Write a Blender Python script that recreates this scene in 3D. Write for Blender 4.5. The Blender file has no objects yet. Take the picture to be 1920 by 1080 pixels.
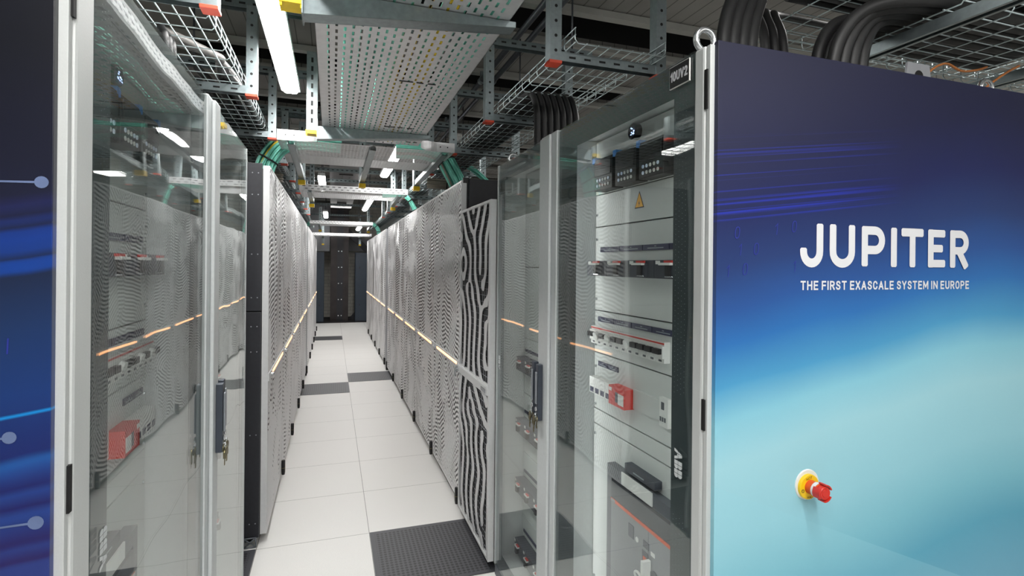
import bpy, math, random
import numpy as np
from mathutils import Vector

random.seed(7)
SC = bpy.context.scene
COL = SC.collection
PI = math.pi


def lin(c):
    c = c / 255.0
    return c / 12.92 if c <= 0.04045 else ((c + 0.055) / 1.055) ** 2.4


def S(r, g, b):
    return (lin(r), lin(g), lin(b), 1.0)


# ------------------------------------------------------------------ camera
cam_data = bpy.data.cameras.new('camera')
cam = bpy.data.objects.new('camera', cam_data)
COL.objects.link(cam)
cam.location = (0, 0, 1.570)
cam_data.sensor_width = 36.0
cam_data.lens = 1000.38 / 1920 * 36.0
cam_data.shift_y = -41.9 / 1920
cam_data.clip_start = 0.05
cam.rotation_mode = 'XYZ'
YAW, ROLL = 0.325339, 0.009354
from mathutils import Matrix
cam.matrix_world = Matrix.Translation((0, 0, 1.570)) @ Matrix.Rotation(-YAW, 4, 'Z') @ Matrix.Rotation(PI / 2, 4, 'X') @ Matrix.Rotation(ROLL, 4, 'Z')
SC.camera = cam

# ------------------------------------------------------------------ world, exposure, area lights
world = bpy.data.worlds.new('world')
SC.world = world
world.use_nodes = True
world.node_tree.nodes['Background'].inputs[0].default_value = (0.75, 0.8, 0.85, 1)
world.node_tree.nodes['Background'].inputs[1].default_value = 0.05
SC.view_settings.view_transform = 'Standard'
SC.view_settings.look = 'None'
SC.view_settings.gamma = 1.0
SC.view_settings.exposure = 0.0
SC.view_settings.use_curve_mapping = False
SC.cycles.use_denoising = True
SC.cycles.max_bounces = 14
SC.cycles.diffuse_bounces = 5
SC.cycles.glossy_bounces = 6
SC.cycles.transparent_max_bounces = 24
SC.cycles.sample_clamp_indirect = 6.0


def area(name, loc, rot, sx, sy, power, col=(1.0, 0.98, 0.95)):
    l = bpy.data.lights.new(name, 'AREA')
    l.shape = 'RECTANGLE'
    l.size, l.size_y = sx, sy
    l.energy = power
    l.color = col
    o = bpy.data.objects.new(name, l)
    o.location = loc
    o.rotation_euler = rot
    COL.objects.link(o)
    return o


# unseen area lights added for fill, standing in for assumed hall luminaires
area('hall_fill', (0.6, -1.2, 2.75), (math.radians(28), 0, 0), 1.8, 0.5, 18)
area('hall_fill', (2.4, -1.4, 2.75), (math.radians(28), 0, 0), 1.8, 0.5, 20)
area('hall_fill', (2.6, 3.0, 3.05), (0, 0, 0), 0.4, 3.0, 40)
area('hall_fill', (2.8, 9.0, 3.05), (0, 0, 0), 0.4, 4.0, 40)
area('hall_fill', (-2.4, 4.0, 3.05), (0, 0, 0), 0.4, 4.0, 50)
area('hall_fill', (0.25, 15.0, 3.0), (math.radians(-25), 0, 0), 1.6, 0.3, 10)

# ------------------------------------------------------------------ materials
MATS = {}


class NT:
    """small node helper"""

    def __init__(self, name):
        self.m = bpy.data.materials.new(name)
        self.m.use_nodes = True
        self.t = self.m.node_tree
        self.b = self.t.nodes['Principled BSDF']
        self.out = self.t.nodes['Material Output']

    def n(self, typ, **kw):
        nd = self.t.nodes.new(typ)
        for k, v in kw.items():
            setattr(nd, k, v)
        return nd

    def l(self, a, b):
        self.t.links.new(a, b)

    def math(self, op, a, b=None, c=None):
        nd = self.n('ShaderNodeMath', operation=op)
        for i, v in enumerate((a, b, c)):
            if v is None:
                continue
            if isinstance(v, (int, float)):
                nd.inputs[i].default_value = v
            else:
                self.l(v, nd.inputs[i])
        return nd.outputs[0]

    def ramp(self, fac, stops, interp='LINEAR'):
        nd = self.n('ShaderNodeValToRGB')
        cr = nd.color_ramp
        cr.interpolation = interp
        while len(cr.elements) < len(stops):
            cr.elements.new(0.5)
        for e, (p, c) in zip(cr.elements, stops):
            e.position = p
            e.color = c if len(c) == 4 else (*c, 1)
        self.l(fac, nd.inputs[0])
        return nd.outputs[0]

    def mix(self, fac, a, b):
        nd = self.n('ShaderNodeMix', data_type='RGBA')
        if isinstance(fac, (int, float)):
            nd.inputs[0].default_value = fac
        else:
            self.l(fac, nd.inputs[0])
        for i, v in ((6, a), (7, b)):
            if isinstance(v, tuple):
                nd.inputs[i].default_value = v
            else:
                self.l(v, nd.inputs[i])
        return nd.outputs[2]

    def noise(self, scale, detail=2.0, vec=None):
        nd = self.n('ShaderNodeTexNoise')
        nd.inputs['Scale'].default_value = scale
        nd.inputs['Detail'].default_value = detail
        if vec is not None:
            self.l(vec, nd.inputs['Vector'])
        return nd.outputs[0]

    def pos(self):
        g = self.n('ShaderNodeNewGeometry')
        s = self.n('ShaderNodeSeparateXYZ')
        self.l(g.outputs['Position'], s.inputs[0])
        return g.outputs['Position'], s.outputs[0], s.outputs[1], s.outputs[2]

    def set(self, **kw):
        for k, v in kw.items():
            self.b.inputs[k.replace('_', ' ')].default_value = v
        return self


def plain(key, col, rough=0.5, metal=0.0, var=0.06, scale=40.0, bump=0.0, spec=None):
    """principled surface with a fine procedural mottling"""
    h = NT(key)
    h.set(Roughness=rough, Metallic=metal)
    if spec is not None:
        h.b.inputs['Specular IOR Level'].default_value = spec
    tc = h.n('ShaderNodeTexCoord')
    f = h.noise(scale, 3.0, tc.outputs['Object'])
    lo = tuple(c * (1 - var) for c in col[:3]) + (1,)
    hi = tuple(min(1, c * (1 + var)) for c in col[:3]) + (1,)
    h.l(h.ramp(f, [(0.3, lo), (0.7, hi)]), h.b.inputs['Base Color'])
    if bump:
        bp = h.n('ShaderNodeBump')
        bp.inputs['Strength'].default_value = bump
        bp.inputs['Distance'].default_value = 0.002
        h.l(f, bp.inputs['Height'])
        h.l(bp.outputs[0], h.b.inputs['Normal'])
    MATS[key] = h.m
    return h.m


def glow(key, col, strength):
    h = NT(key)
    h.b.inputs['Base Color'].default_value = (0.8, 0.8, 0.8, 1)
    h.b.inputs['Emission Color'].default_value = col
    h.b.inputs['Emission Strength'].default_value = strength
    MATS[key] = h.m
    return h.m


plain('galv', (0.27, 0.315, 0.325, 1), 0.36, 0.85, 0.09, 55)
plain('galv_dull', (0.19, 0.225, 0.235, 1), 0.45, 0.8, 0.09, 50)
plain('tray_sheet', (0.70, 0.70, 0.71, 1), 0.42, 0.75, 0.05, 30)
plain('wire', (0.42, 0.49, 0.50, 1), 0.33, 0.85, 0.06, 30)
plain('zinc', (0.72, 0.74, 0.76, 1), 0.25, 0.95, 0.06, 60)
plain('cab_grey', S(196, 199, 198), 0.42, 0.0, 0.02, 300, 0.08)
plain('plate_grey', S(204, 208, 206), 0.5, 0.0, 0.015, 200, 0.05)
plain('alu', S(200, 204, 205), 0.4, 0.15, 0.03, 80)
plain('silver_trim', S(206, 207, 208), 0.4, 0.2, 0.03, 60)
plain('black_steel', S(30, 31, 37), 0.5, 0.0, 0.12, 60)
plain('black_part', S(18, 18, 20), 0.45, 0.0, 0.1, 60)
plain('black_gap', S(10, 10, 11), 0.8, 0.0, 0.1, 20)
plain('cable_black', S(30, 30, 31), 0.5, 0.0, 0.12, 30)
plain('cable_grey', S(92, 90, 88), 0.55, 0.0, 0.08, 30)
plain('cable_beige', S(150, 144, 132), 0.55, 0.0, 0.1, 30)
plain('fibre_teal', S(122, 206, 187), 0.45, 0.0, 0.12, 30)
plain('fibre_yellow', S(226, 196, 40), 0.45, 0.0, 0.1, 30)
plain('copper_braid', S(176, 110, 58), 0.5, 0.3, 0.2, 200)
plain('cap_red', S(205, 70, 45), 0.45, 0.0, 0.05)
plain('cap_yellow', S(240, 200, 22), 0.4, 0.0, 0.05)
plain('handle_dark', S(58, 64, 74), 0.4, 0.1, 0.05)
plain('handle_face', S(150, 155, 162), 0.35, 0.5, 0.05)
plain('key_brass', S(120, 112, 84), 0.3, 0.9, 0.1)
plain('white_plastic', S(226, 227, 224), 0.4, 0.0, 0.02)
plain('grey_plastic', S(88, 92, 98), 0.45, 0.0, 0.04)
plain('mid_grey', S(140, 142, 146), 0.5, 0.0, 0.04)
plain('breaker_dark', S(62, 66, 74), 0.45, 0.0, 0.05)
plain('navy_label', S(36, 38, 72), 0.5, 0.0, 0.1)
plain('red_plastic', S(205, 48, 38), 0.4, 0.0, 0.05)
plain('orange_red', S(214, 84, 34), 0.42, 0.0, 0.05)
plain('blue_clip', S(30, 130, 215), 0.4, 0.0, 0.04)
plain('warn_yellow', S(245, 178, 30), 0.45, 0.0, 0.03)
plain('border_print', S(62, 72, 75), 0.35, 0.0, 0.04)
plain('dot_print', S(150, 160, 165), 0.5, 0.0, 0.02)
plain('logo_print', S(200, 205, 206), 0.5, 0.0, 0.02)
plain('letter_white', S(220, 221, 224), 0.5, 0.0, 0.01)
plain('digit_blue', S(36, 46, 140), 0.5, 0.0, 0.05)
plain('comet_blue', S(98, 114, 152), 0.5, 0.0, 0.1)
plain('plank', S(132, 130, 127), 0.6, 0.0, 0.05, 4)
plain('ceiling_dark', S(20, 20, 22), 0.8, 0.0, 0.2, 3)
plain('ceiling_rail', S(158, 158, 153), 0.5, 0.2, 0.06, 10)
plain('girder', S(52, 47, 47), 0.36, 0.45, 0.3, 5)
plain('conduit', S(70, 73, 78), 0.4, 0.4, 0.08, 30)
plain('bluegrey', S(38, 49, 61), 0.5, 0.0, 0.06, 8)
plain('dome_white', S(205, 206, 203), 0.5, 0.0, 0.03)
plain('lamp_body', S(205, 207, 208), 0.4, 0.0, 0.03)
glow('lamp_glow', (1.0, 0.985, 0.96, 1), 62.0)
glow('fill_glow', (1.0, 0.99, 0.97, 1), 19.0)  # glow of the added fill strips hidden inside the cabinets
glow('door_glow', (1.0, 0.42, 0.14, 1), 3.2)
glow('disc_glow', (0.45, 0.6, 1.0, 1), 2.2)
glow('btn_blue', (0.12, 0.4, 0.9, 1), 0.12)


def make_floor():
    h = NT('floor_tile')
    P, x, y, z = h.pos()
    tx = h.math('DIVIDE', h.math('SUBTRACT', x, 0.22), 0.6)
    ty = h.math('DIVIDE', h.math('SUBTRACT', y, 3.215), 0.6)

    def edge(t):
        f = h.math('FRACT', h.math('ADD', t, 100.5))
        d = h.math('ABSOLUTE', h.math('SUBTRACT', f, 0.5))
        return h.math('LESS_THAN', d, 0.0028)
    seam = h.math('MAXIMUM', edge(tx), edge(ty))
    spk = h.noise(420, 2.0, P)
    cloud = h.noise(3.0, 3.0, P)
    base = h.ramp(spk, [(0.34, S(206, 205, 202)), (0.5, S(226, 225, 222)), (0.7, S(231, 230, 228))])
    base2 = h.mix(h.math('MULTIPLY', cloud, 0.12), base, S(200, 198, 195))
    h.l(h.mix(seam, base2, S(120, 119, 116)), h.b.inputs['Base Color'])
    h.set(Roughness=0.42)
    MATS['floor_tile'] = h.m


def make_perf_floor():
    h = NT('perforated_tile')
    P, x, y, z = h.pos()
    k = 2 * PI / 0.046
    a = h.math('SINE', h.math('MULTIPLY', h.math('ADD', x, y), k))
    b = h.math('SINE', h.math('MULTIPLY', h.math('SUBTRACT', x, y), k))
    d = h.math('MULTIPLY', a, b)
    hole = h.math('GREATER_THAN', d, 0.12)
    # plain border round each 600 mm tile
    tx = h.math('ABSOLUTE', h.math('SUBTRACT', h.math('FRACT', h.math('ADD', h.math('DIVIDE', h.math('SUBTRACT', x, 0.22), 0.6), 100)), 0.5))
    ty = h.math('ABSOLUTE', h.math('SUBTRACT', h.math('FRACT', h.math('ADD', h.math('DIVIDE', h.math('SUBTRACT', y, 3.215), 0.6), 100)), 0.5))
    inside = h.math('LESS_THAN', h.math('MAXIMUM', tx, ty), 0.455)
    f = h.math('MULTIPLY', hole, inside)
    h.l(h.mix(f, S(66, 67, 72), S(20, 20, 23)), h.b.inputs['Base Color'])
    h.set(Roughness=0.5)
    MATS['perforated_tile'] = h.m


def make_brick():
    h = NT('white_brick')
    P, x, y, z = h.pos()
    c = h.n('ShaderNodeCombineXYZ')
    h.l(h.math('ADD', x, y), c.inputs[0])
    h.l(z, c.inputs[1])
    br = h.n('ShaderNodeTexBrick')
    h.l(c.outputs[0], br.inputs['Vector'])
    br.inputs['Color1'].default_value = S(196, 194, 186)
    br.inputs['Color2'].default_value = S(184, 182, 175)
    br.inputs['Mortar'].default_value = S(150, 148, 142)
    br.inputs['Scale'].default_value = 1.0
    br.inputs['Mortar Size'].default_value = 0.006
    br.inputs['Brick Width'].default_value = 0.25
    br.inputs['Row Height'].default_value = 0.1
    h.l(br.outputs[0], h.b.inputs['Base Color'])
    h.set(Roughness=0.7)
    MATS['white_brick'] = h.m


def make_planks():
    h = NT('ceiling_planks')
    P, x, y, z = h.pos()
    f = h.math('FRACT', h.math('DIVIDE', h.math('ADD', x, 50), 0.11))
    seam = h.math('LESS_THAN', f, 0.07)
    n = h.noise(2.2, 3.0, P)
    base = h.ramp(n, [(0.3, S(120, 118, 115)), (0.7, S(140, 138, 134))])
    h.l(h.mix(seam, base, S(82, 80, 78)), h.b.inputs['Base Color'])
    h.set(Roughness=0.6)
    MATS['ceiling_planks'] = h.m


def make_ridge():
    """embossed silver rack door: the relief is real, the bottoms of its slots are dark"""
    h = NT('labyrinth_door')
    a = h.n('ShaderNodeAttribute', attribute_name='ridge')
    col = h.ramp(a.outputs['Fac'], [(0.32, S(32, 32, 35)), (0.58, S(234, 234, 235)), (1.0, S(240, 240, 241))])
    h.l(col, h.b.inputs['Base Color'])
    h.l(h.ramp(a.outputs['Fac'], [(0.3, (0, 0, 0, 1)), (0.6, (0.33, 0.33, 0.33, 1))]), h.b.inputs['Metallic'])
    h.set(Roughness=0.3)
    MATS['labyrinth_door'] = h.m


def make_glass():
    h = NT('door_glass')
    t = h.t
    t.nodes.remove(h.b)
    tr = h.n('ShaderNodeBsdfTransparent')
    tr.inputs[0].default_value = (0.965, 0.985, 0.98, 1)
    gl = h.n('ShaderNodeBsdfGlossy')
    gl.inputs['Roughness'].default_value = 0.0
    gl.inputs[0].default_value = (0.97, 0.985, 0.98, 1)
    P, x, y, z = h.pos()
    nz = h.noise(2.6, 1.0, P)
    bp = h.n('ShaderNodeBump')
    bp.inputs['Strength'].default_value = 0.10
    bp.inputs['Distance'].default_value = 0.02
    h.l(nz, bp.inputs['Height'])
    h.l(bp.outputs[0], gl.inputs['Normal'])
    fr = h.n('ShaderNodeFresnel')
    # same air-to-glass reflectance on both faces of the pane (the ray is not bent inside it)
    g2 = h.n('ShaderNodeNewGeometry')
    h.l(h.math('ADD', 1.55, h.math('MULTIPLY', g2.outputs['Backfacing'], 1 / 1.55 - 1.55)), fr.inputs['IOR'])
    mx = h.n('ShaderNodeMixShader')
    h.l(fr.outputs[0], mx.inputs[0])
    h.l(tr.outputs[0], mx.inputs[1])
    h.l(gl.outputs[0], mx.inputs[2])
    h.l(mx.outputs[0], h.out.inputs['Surface'])
    MATS['door_glass'] = h.m


def make_art_right():
    """printed gradient artwork of the right-hand end panel"""
    h = NT('blue_artwork')
    P, x, y, z = h.pos()
    n = h.noise(1.6, 2.0, P)
    t = h.math('SUBTRACT', z, h.math('MULTIPLY', h.math('SMOOTH_MIN', h.math('SUBTRACT', x, 0.95), 0.75, 0.3), 0.20))
    t = h.math('ADD', t, h.math('MULTIPLY', h.math('SUBTRACT', n, 0.5), 0.10))
    f = h.math('DIVIDE', h.math('SUBTRACT', t, 0.55), 1.6)

    def p(zv):
        return (zv - 0.55) / 1.6
    base = h.ramp(f, [
        (p(0.56), S(110, 172, 198)), (p(0.72), S(92, 166, 192)), (p(0.84), S(126, 190, 207)), (p(0.95), S(148, 203, 217)),
        (p(1.12), S(158, 208, 220)), (p(1.22), S(134, 196, 215)), (p(1.30), S(76, 152, 196)), (p(1.40), S(46, 108, 174)),
        (p(1.48), S(42, 82, 146)), (p(1.58), S(38, 58, 108)), (p(1.70), S(30, 37, 82)), (p(1.85), S(29, 32, 62)),
        (p(2.10), S(34, 35, 53))])
    # swept crease of paler print low on the panel
    ce = h.math('SUBTRACT', z, h.math('ADD', 0.98, h.math('MULTIPLY', h.math('SUBTRACT', x, 1.05), -0.42)))
    below = h.math('MULTIPLY', h.math('LESS_THAN', ce, 0.0), h.math('GREATER_THAN', ce, -0.6))
    fall = h.math('MULTIPLY', below, h.math('MAXIMUM', h.math('ADD', 1.0, h.math('MULTIPLY', ce, 3.0)), 0.0))
    base = h.mix(h.math('MULTIPLY', fall, 0.28), base, S(150, 208, 222))
    # thin streaks on the left-hand upper part
    c = h.n('ShaderNodeCombineXYZ')
    zz = h.math('SUBTRACT', z, h.math('MULTIPLY', h.math('SUBTRACT', x, 0.8), 0.12))
    h.l(h.math('MULTIPLY', x, 0.35), c.inputs[0])
    h.l(h.math('MULTIPLY', zz, 140.0), c.inputs[2])
    st = h.noise(1.0, 1.5, c.outputs[0])
    s2 = h.ramp(st, [(0.54, (0, 0, 0, 1)), (0.67, (1, 1, 1, 1))])
    zone = h.math('MULTIPLY',
                  h.ramp(h.math('DIVIDE', h.math('SUBTRACT', zz, 1.6), 0.4), [(0.17, (0, 0, 0, 1)), (0.19, (1, 1, 1, 1)), (0.42, (0.7, 0.7, 0.7, 1)), (0.72, (0, 0, 0, 1))]),
                  h.ramp(h.math('SUBTRACT', x, 0.8), [(0.36, (1, 1, 1, 1)), (0.60, (0, 0, 0, 1))]))
    base = h.mix(h.math('MULTIPLY', h.math('MULTIPLY', s2, zone), 0.7), base, S(38, 54, 180))
    h.l(base, h.b.inputs['Base Color'])
    fine = h.noise(900, 2.0, P)
    bp = h.n('ShaderNodeBump')
    bp.inputs['Strength'].default_value = 0.12
    bp.inputs['Distance'].default_value = 0.001
    h.l(fine, bp.inputs['Height'])
    h.l(bp.outputs[0], h.b.inputs['Normal'])
    h.set(Roughness=0.42)
    h.b.inputs['Specular IOR Level'].default_value = 0.28
    MATS['blue_artwork'] = h.m


def make_art_left():
    h = NT('navy_artwork')
    P, x, y, z = h.pos()
    n = h.noise(9.0, 2.0, P)
    t = h.math('SUBTRACT', z, h.math('MULTIPLY', h.math('ADD', x, 0.4), 0.18))
    t = h.math('ADD', t, h.math('MULTIPLY', h.math('SUBTRACT', n, 0.5), 0.012))
    f = h.math('DIVIDE', h.math('SUBTRACT', t, 1.1), 0.9)

    def p(py):
        zv = 1.57 - (py - 494) * 0.000753
        return (zv - 1.1) / 0.9
    base = h.ramp(f, [(p(1070), S(38, 24, 88)), (p(980), S(27, 26, 92)), (p(880), S(22, 32, 98)), (p(740), S(20, 52, 112)), (p(620), S(23, 48, 92)),
                      (p(525), S(23, 36, 66)), (p(400), S(22, 25, 50)), (p(300), S(19, 21, 40)), (p(80), S(13, 15, 25))])
    st = [(p(1060), .35), (p(1052), 0), (p(1030), .3), (p(1018), 0), (p(966), .45), (p(950), 0), (p(926), .4), (p(914), 0), (p(868), .6), (p(854), 0),
          (p(781), 0), (p(780), 1), (p(774), 1), (p(773), 0), (p(519), 0), (p(510), .8), (p(494), .85), (p(488), .1), (p(474), .65), (p(452), .8), (p(436), .7), (p(428), .05),
          (p(415), .4), (p(404), .05), (p(386), .3), (p(366), 0)]
    s1 = h.ramp(f, [(a, (v, v, v, 1)) for a, v in st])
    col = h.ramp(f, [(p(900), S(36, 84, 166)), (p(780), S(16, 140, 215)), (p(600), S(10, 72, 162)), (p(430), S(16, 54, 138)), (p(380), S(36, 40, 104))])
    h.l(h.mix(s1, base, col), h.b.inputs['Base Color'])
    h.set(Roughness=0.34)
    MATS['navy_artwork'] = h.m


make_floor()
make_perf_floor()
make_brick()
make_planks()
make_ridge()
make_glass()
make_art_right()
make_art_left()


# ------------------------------------------------------------------ mesh builder
class MB:
    def __init__(self):
        self.v, self.f, self.mi, self.mats, self.sm = [], [], [], [], []
        self.cur = 0
        self.smooth = False

    def mat(self, key):
        m = MATS[key]
        if m not in self.mats:
            self.mats.append(m)
        self.cur = self.mats.index(m)
        return self

    def add(self, vs, fs, smooth=None):
        o = len(self.v)
        self.v.extend(tuple(p) for p in vs)
        s = self.smooth if smooth is None else smooth
        for f in fs:
            self.f.append(tuple(i + o for i in f))
            self.mi.append(self.cur)
            self.sm.append(s)

    def box(self, x0, x1, y0, y1, z0, z1):
        if x0 > x1: x0, x1 = x1, x0
        if y0 > y1: y0, y1 = y1, y0
        if z0 > z1: z0, z1 = z1, z0
        vs = [(x0, y0, z0), (x1, y0, z0), (x1, y1, z0), (x0, y1, z0), (x0, y0, z1), (x1, y0, z1), (x1, y1, z1), (x0, y1, z1)]
        self.add(vs, [(3, 2, 1, 0), (4, 5, 6, 7), (0, 1, 5, 4), (1, 2, 6, 5), (2, 3, 7, 6), (3, 0, 4, 7)], False)
        return self

    def quad(self, a, b, c, d):
        self.add([a, b, c, d], [(0, 1, 2, 3)], False)
        return self

    def tube(self, pts, r, n=8, caps=True, closed=False):
        pts = [Vector(p) for p in pts]
        m = len(pts)
        if m < 2:
            return self
        vs = []
        up = None
        for i in range(m):
            if closed:
                t = (pts[(i + 1) % m] - pts[i - 1])
            else:
                t = pts[min(i + 1, m - 1)] - pts[max(i - 1, 0)]
            t.normalize()
            if up is None:
                ref = Vector((0, 0, 1)) if abs(t.z) < 0.9 else Vector((0, 1, 0))
                up = (ref - t * ref.dot(t)).normalized()
            else:
                up = up - t * up.dot(t)
                if up.length < 1e-5:
                    ref = Vector((1, 0, 0))
                    up = ref - t * ref.dot(t)
                up.normalize()
            b = t.cross(up)
            rr = r[i] if isinstance(r, (list, tuple)) else r
            for k in range(n):
                a = 2 * PI * k / n
                vs.append(pts[i] + (up * math.cos(a) + b * math.sin(a)) * rr)
        fs = []
        for i in range(m if closed else m - 1):
            j = (i + 1) % m
            for k in range(n):
                k2 = (k + 1) % n
                fs.append((i * n + k, i * n + k2, j * n + k2, j * n + k))
        self.add(vs, fs, n > 4)
        if caps and not closed:
            o = len(self.v) - m * n
            self.f.append(tuple(o + k for k in range(n))[::-1]); self.mi.append(self.cur); self.sm.append(False)
            self.f.append(tuple(o + (m - 1) * n + k for k in range(n))); self.mi.append(self.cur); self.sm.append(False)
        return self

    def lathe(self, c, axis, prof, n=24):
        """prof: (distance along axis, radius); ends are closed"""
        c = Vector(c); a = Vector(axis).normalized()
        ref = Vector((0, 0, 1)) if abs(a.z) < 0.9 else Vector((1, 0, 0))
        u = a.cross(ref).normalized(); w = a.cross(u)
        vs = []
        for d, r in prof:
            for k in range(n):
                t = 2 * PI * k / n
                vs.append(c + a * d + (u * math.cos(t) + w * math.sin(t)) * max(r, 1e-5))
        fs = []
        for i in range(len(prof) - 1):
            for k in range(n):
                k2 = (k + 1) % n
                fs.append((i * n + k, i * n + k2, (i + 1) * n + k2, (i + 1) * n + k))
        fs.append(tuple(range(n))[::-1])
        fs.append(tuple((len(prof) - 1) * n + k for k in range(n)))
        self.add(vs, fs, False)
        return self

    def prism(self, poly, fn, d):
        """poly: 2-D outline, fn(u, v, w) -> point, extruded from w=0 to w=d"""
        n = len(poly)
        vs = [fn(u, v, 0) for u, v in poly] + [fn(u, v, d) for u, v in poly]
        fs = [tuple(range(n))[::-1], tuple(range(n, 2 * n))]
        for i in range(n):
            j = (i + 1) % n
            fs.append((i, j, n + j, n + i))
        self.add(vs, fs, False)
        return self

    def build(self, name, mat=None, parent=None, bevel=0.0, loc=None):
        if mat is not None and not self.mats:
            self.mats = [MATS[mat]]
        base = Vector((0, 0, 0))
        if parent is not None:
            base = root_loc(parent)
        elif loc is not None:
            base = Vector(loc)
        else:
            a = np.array(self.v)
            mn, mx = a.min(0), a.max(0)
            base = Vector(((mn[0] + mx[0]) / 2, (mn[1] + mx[1]) / 2, mn[2]))
        me = bpy.data.meshes.new(name)
        me.from_pydata([(p[0] - base.x, p[1] - base.y, p[2] - base.z) for p in self.v], [], self.f)
        for m in self.mats:
            me.materials.append(m)
        me.polygons.foreach_set('material_index', self.mi)
        me.polygons.foreach_set('use_smooth', self.sm)
        me.update()
        o = bpy.data.objects.new(name, me)
        COL.objects.link(o)
        if parent is not None:
            o.parent = parent
        else:
            o.location = base
        if bevel:
            b = o.modifiers.new('bevel', 'BEVEL')
            b.width = bevel; b.segments = 2; b.limit_method = 'ANGLE'
        return o


def root_loc(o):
    while o.parent is not None:
        o = o.parent
    return Vector(o.location)


def tag(o, label=None, cat=None, group=None, kind=None):
    if label: o['label'] = label
    if cat: o['category'] = cat
    if group: o['group'] = group
    if kind: o['kind'] = kind
    return o


def thing(name, label, cat, loc, group=None):
    o = bpy.data.objects.new(name, None)
    o.empty_display_size = 0.1
    o.location = loc
    COL.objects.link(o)
    return tag(o, label, cat, group)


def copy_tree(o, loc, rz=0.0, label=None, parent=None):
    c = o.copy()
    COL.objects.link(c)
    if parent is None:
        c.location = loc
        c.rotation_euler = (0, 0, rz)
        if label: c['label'] = label
    else:
        c.parent = parent
    for ch in list(o.children):
        copy_tree(ch, None, 0, None, c)
    return c


def text_geo(body, offset=0.0, spacing=1.0):
    """flat outline mesh of a text in the built-in font: (verts, faces, w, h)"""
    cu = bpy.data.curves.new('t', 'FONT')
    cu.body = body
    cu.size = 1.0
    cu.offset = offset
    cu.space_character = spacing
    cu.fill_mode = 'FRONT'
    cu.resolution_u = 4
    ob = bpy.data.objects.new('t', cu)
    COL.objects.link(ob)
    dg = bpy.context.evaluated_depsgraph_get()
    me = bpy.data.meshes.new_from_object(ob.evaluated_get(dg))
    vs = [tuple(v.co[:2]) for v in me.vertices]
    fs = [tuple(p.vertices) for p in me.polygons]
    bpy.data.objects.remove(ob)
    bpy.data.curves.remove(cu)
    bpy.data.meshes.remove(me)
    return vs, fs


def put_text(mb, body, fn, w, h, offset=0.0, spacing=1.0):
    """fits the text into a w x h box; fn(u, v) -> 3-D point"""
    vs, fs = text_geo(body, offset, spacing)
    xs = [v[0] for v in vs]; ys = [v[1] for v in vs]
    x0, x1, y0, y1 = min(xs), max(xs), min(ys), max(ys)
    mb.add([fn((x - x0) / (x1 - x0) * w, (y - y0) / (y1 - y0) * h) for x, y in vs], fs, False)


def perf_sheet(mb, x0, x1, y0, y1, z, px=0.0275, py=0.056, sw=0.0085, sl=0.030, along='y', margin=0.02, skip=None):
    """a sheet with staggered slots cut out of it (slots run along y or x)"""
    def q(a0, a1, b0, b1):
        if a1 - a0 < 1e-6 or b1 - b0 < 1e-6:
            return
        if along == 'y':
            mb.quad((a0, b0, z), (a0, b1, z), (a1, b1, z), (a1, b0, z))
        else:
            mb.quad((b0, a0, z), (b1, a0, z), (b1, a1, z), (b0, a1, z))
    A0, A1, B0, B1 = (x0, x1, y0, y1) if along == 'y' else (y0, y1, x0, x1)
    n = int((A1 - A0 - 2 * margin) / px)
    s = A0 + ((A1 - A0) - (n - 1) * px) / 2
    prev = A0
    for i in range(n):
        c = s + i * px
        q(prev, c - sw / 2, B0, B1)
        b = B0
        k = B0 + margin + (py / 2 if i % 2 else 0)
        while k + sl < B1 - 0.008:
            q(c - sw / 2, c + sw / 2, b, k)
            b = k + sl
            k += py
        q(c - sw / 2, c + sw / 2, b, B1)
        prev = c + sw / 2
    q(prev, A1, B0, B1)


def smooth_path(pts, n=6):
    """Catmull-Rom through the points"""
    P = [Vector(p) for p in pts]
    P = [P[0] * 2 - P[1]] + P + [P[-1] * 2 - P[-2]]
    out = []
    for i in range(1, len(P) - 2):
        for k in range(n):
            t = k / n
            a, b, c, d = P[i - 1], P[i], P[i + 1], P[i + 2]
            out.append(0.5 * ((2 * b) + (c - a) * t + (2 * a - 5 * b + 4 * c - d) * t * t + (3 * b - a - 3 * c + d) * t ** 3))
    out.append(P[-2])
    return out


# ------------------------------------------------------------------ labyrinth fields
def labyrinth(ny, nz, h, wl, seed, aniso=0.0, iters=14, bw=0.16):
    rng = np.random.default_rng(seed)
    u = rng.standard_normal((ny, nz))
    fy = np.fft.fftfreq(ny, h)[:, None]
    fz = np.fft.fftfreq(nz, h)[None, :]
    fr = np.sqrt(fy ** 2 + fz ** 2) + 1e-9
    f0 = 1 / wl
    flt = np.exp(-((fr - f0) / (bw * f0)) ** 2 / 2)
    if aniso:
        flt = flt * (1 - aniso + aniso * (fy / fr) ** 2)
    for _ in range(iters):
        u = np.real(np.fft.ifft2(np.fft.fft2(u) * flt))
        u /= u.std()
        u = np.tanh(1.6 * u)
    u = np.real(np.fft.ifft2(np.fft.fft2(u) * np.exp(-(fr * wl * 0.25) ** 2)))
    u = np.tanh(2.2 * u / u.std())
    u = np.real(np.fft.ifft2(np.fft.fft2(u) * np.exp(-(fr * wl * 0.22) ** 2)))
    return u / np.quantile(np.abs(u), 0.97)


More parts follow.
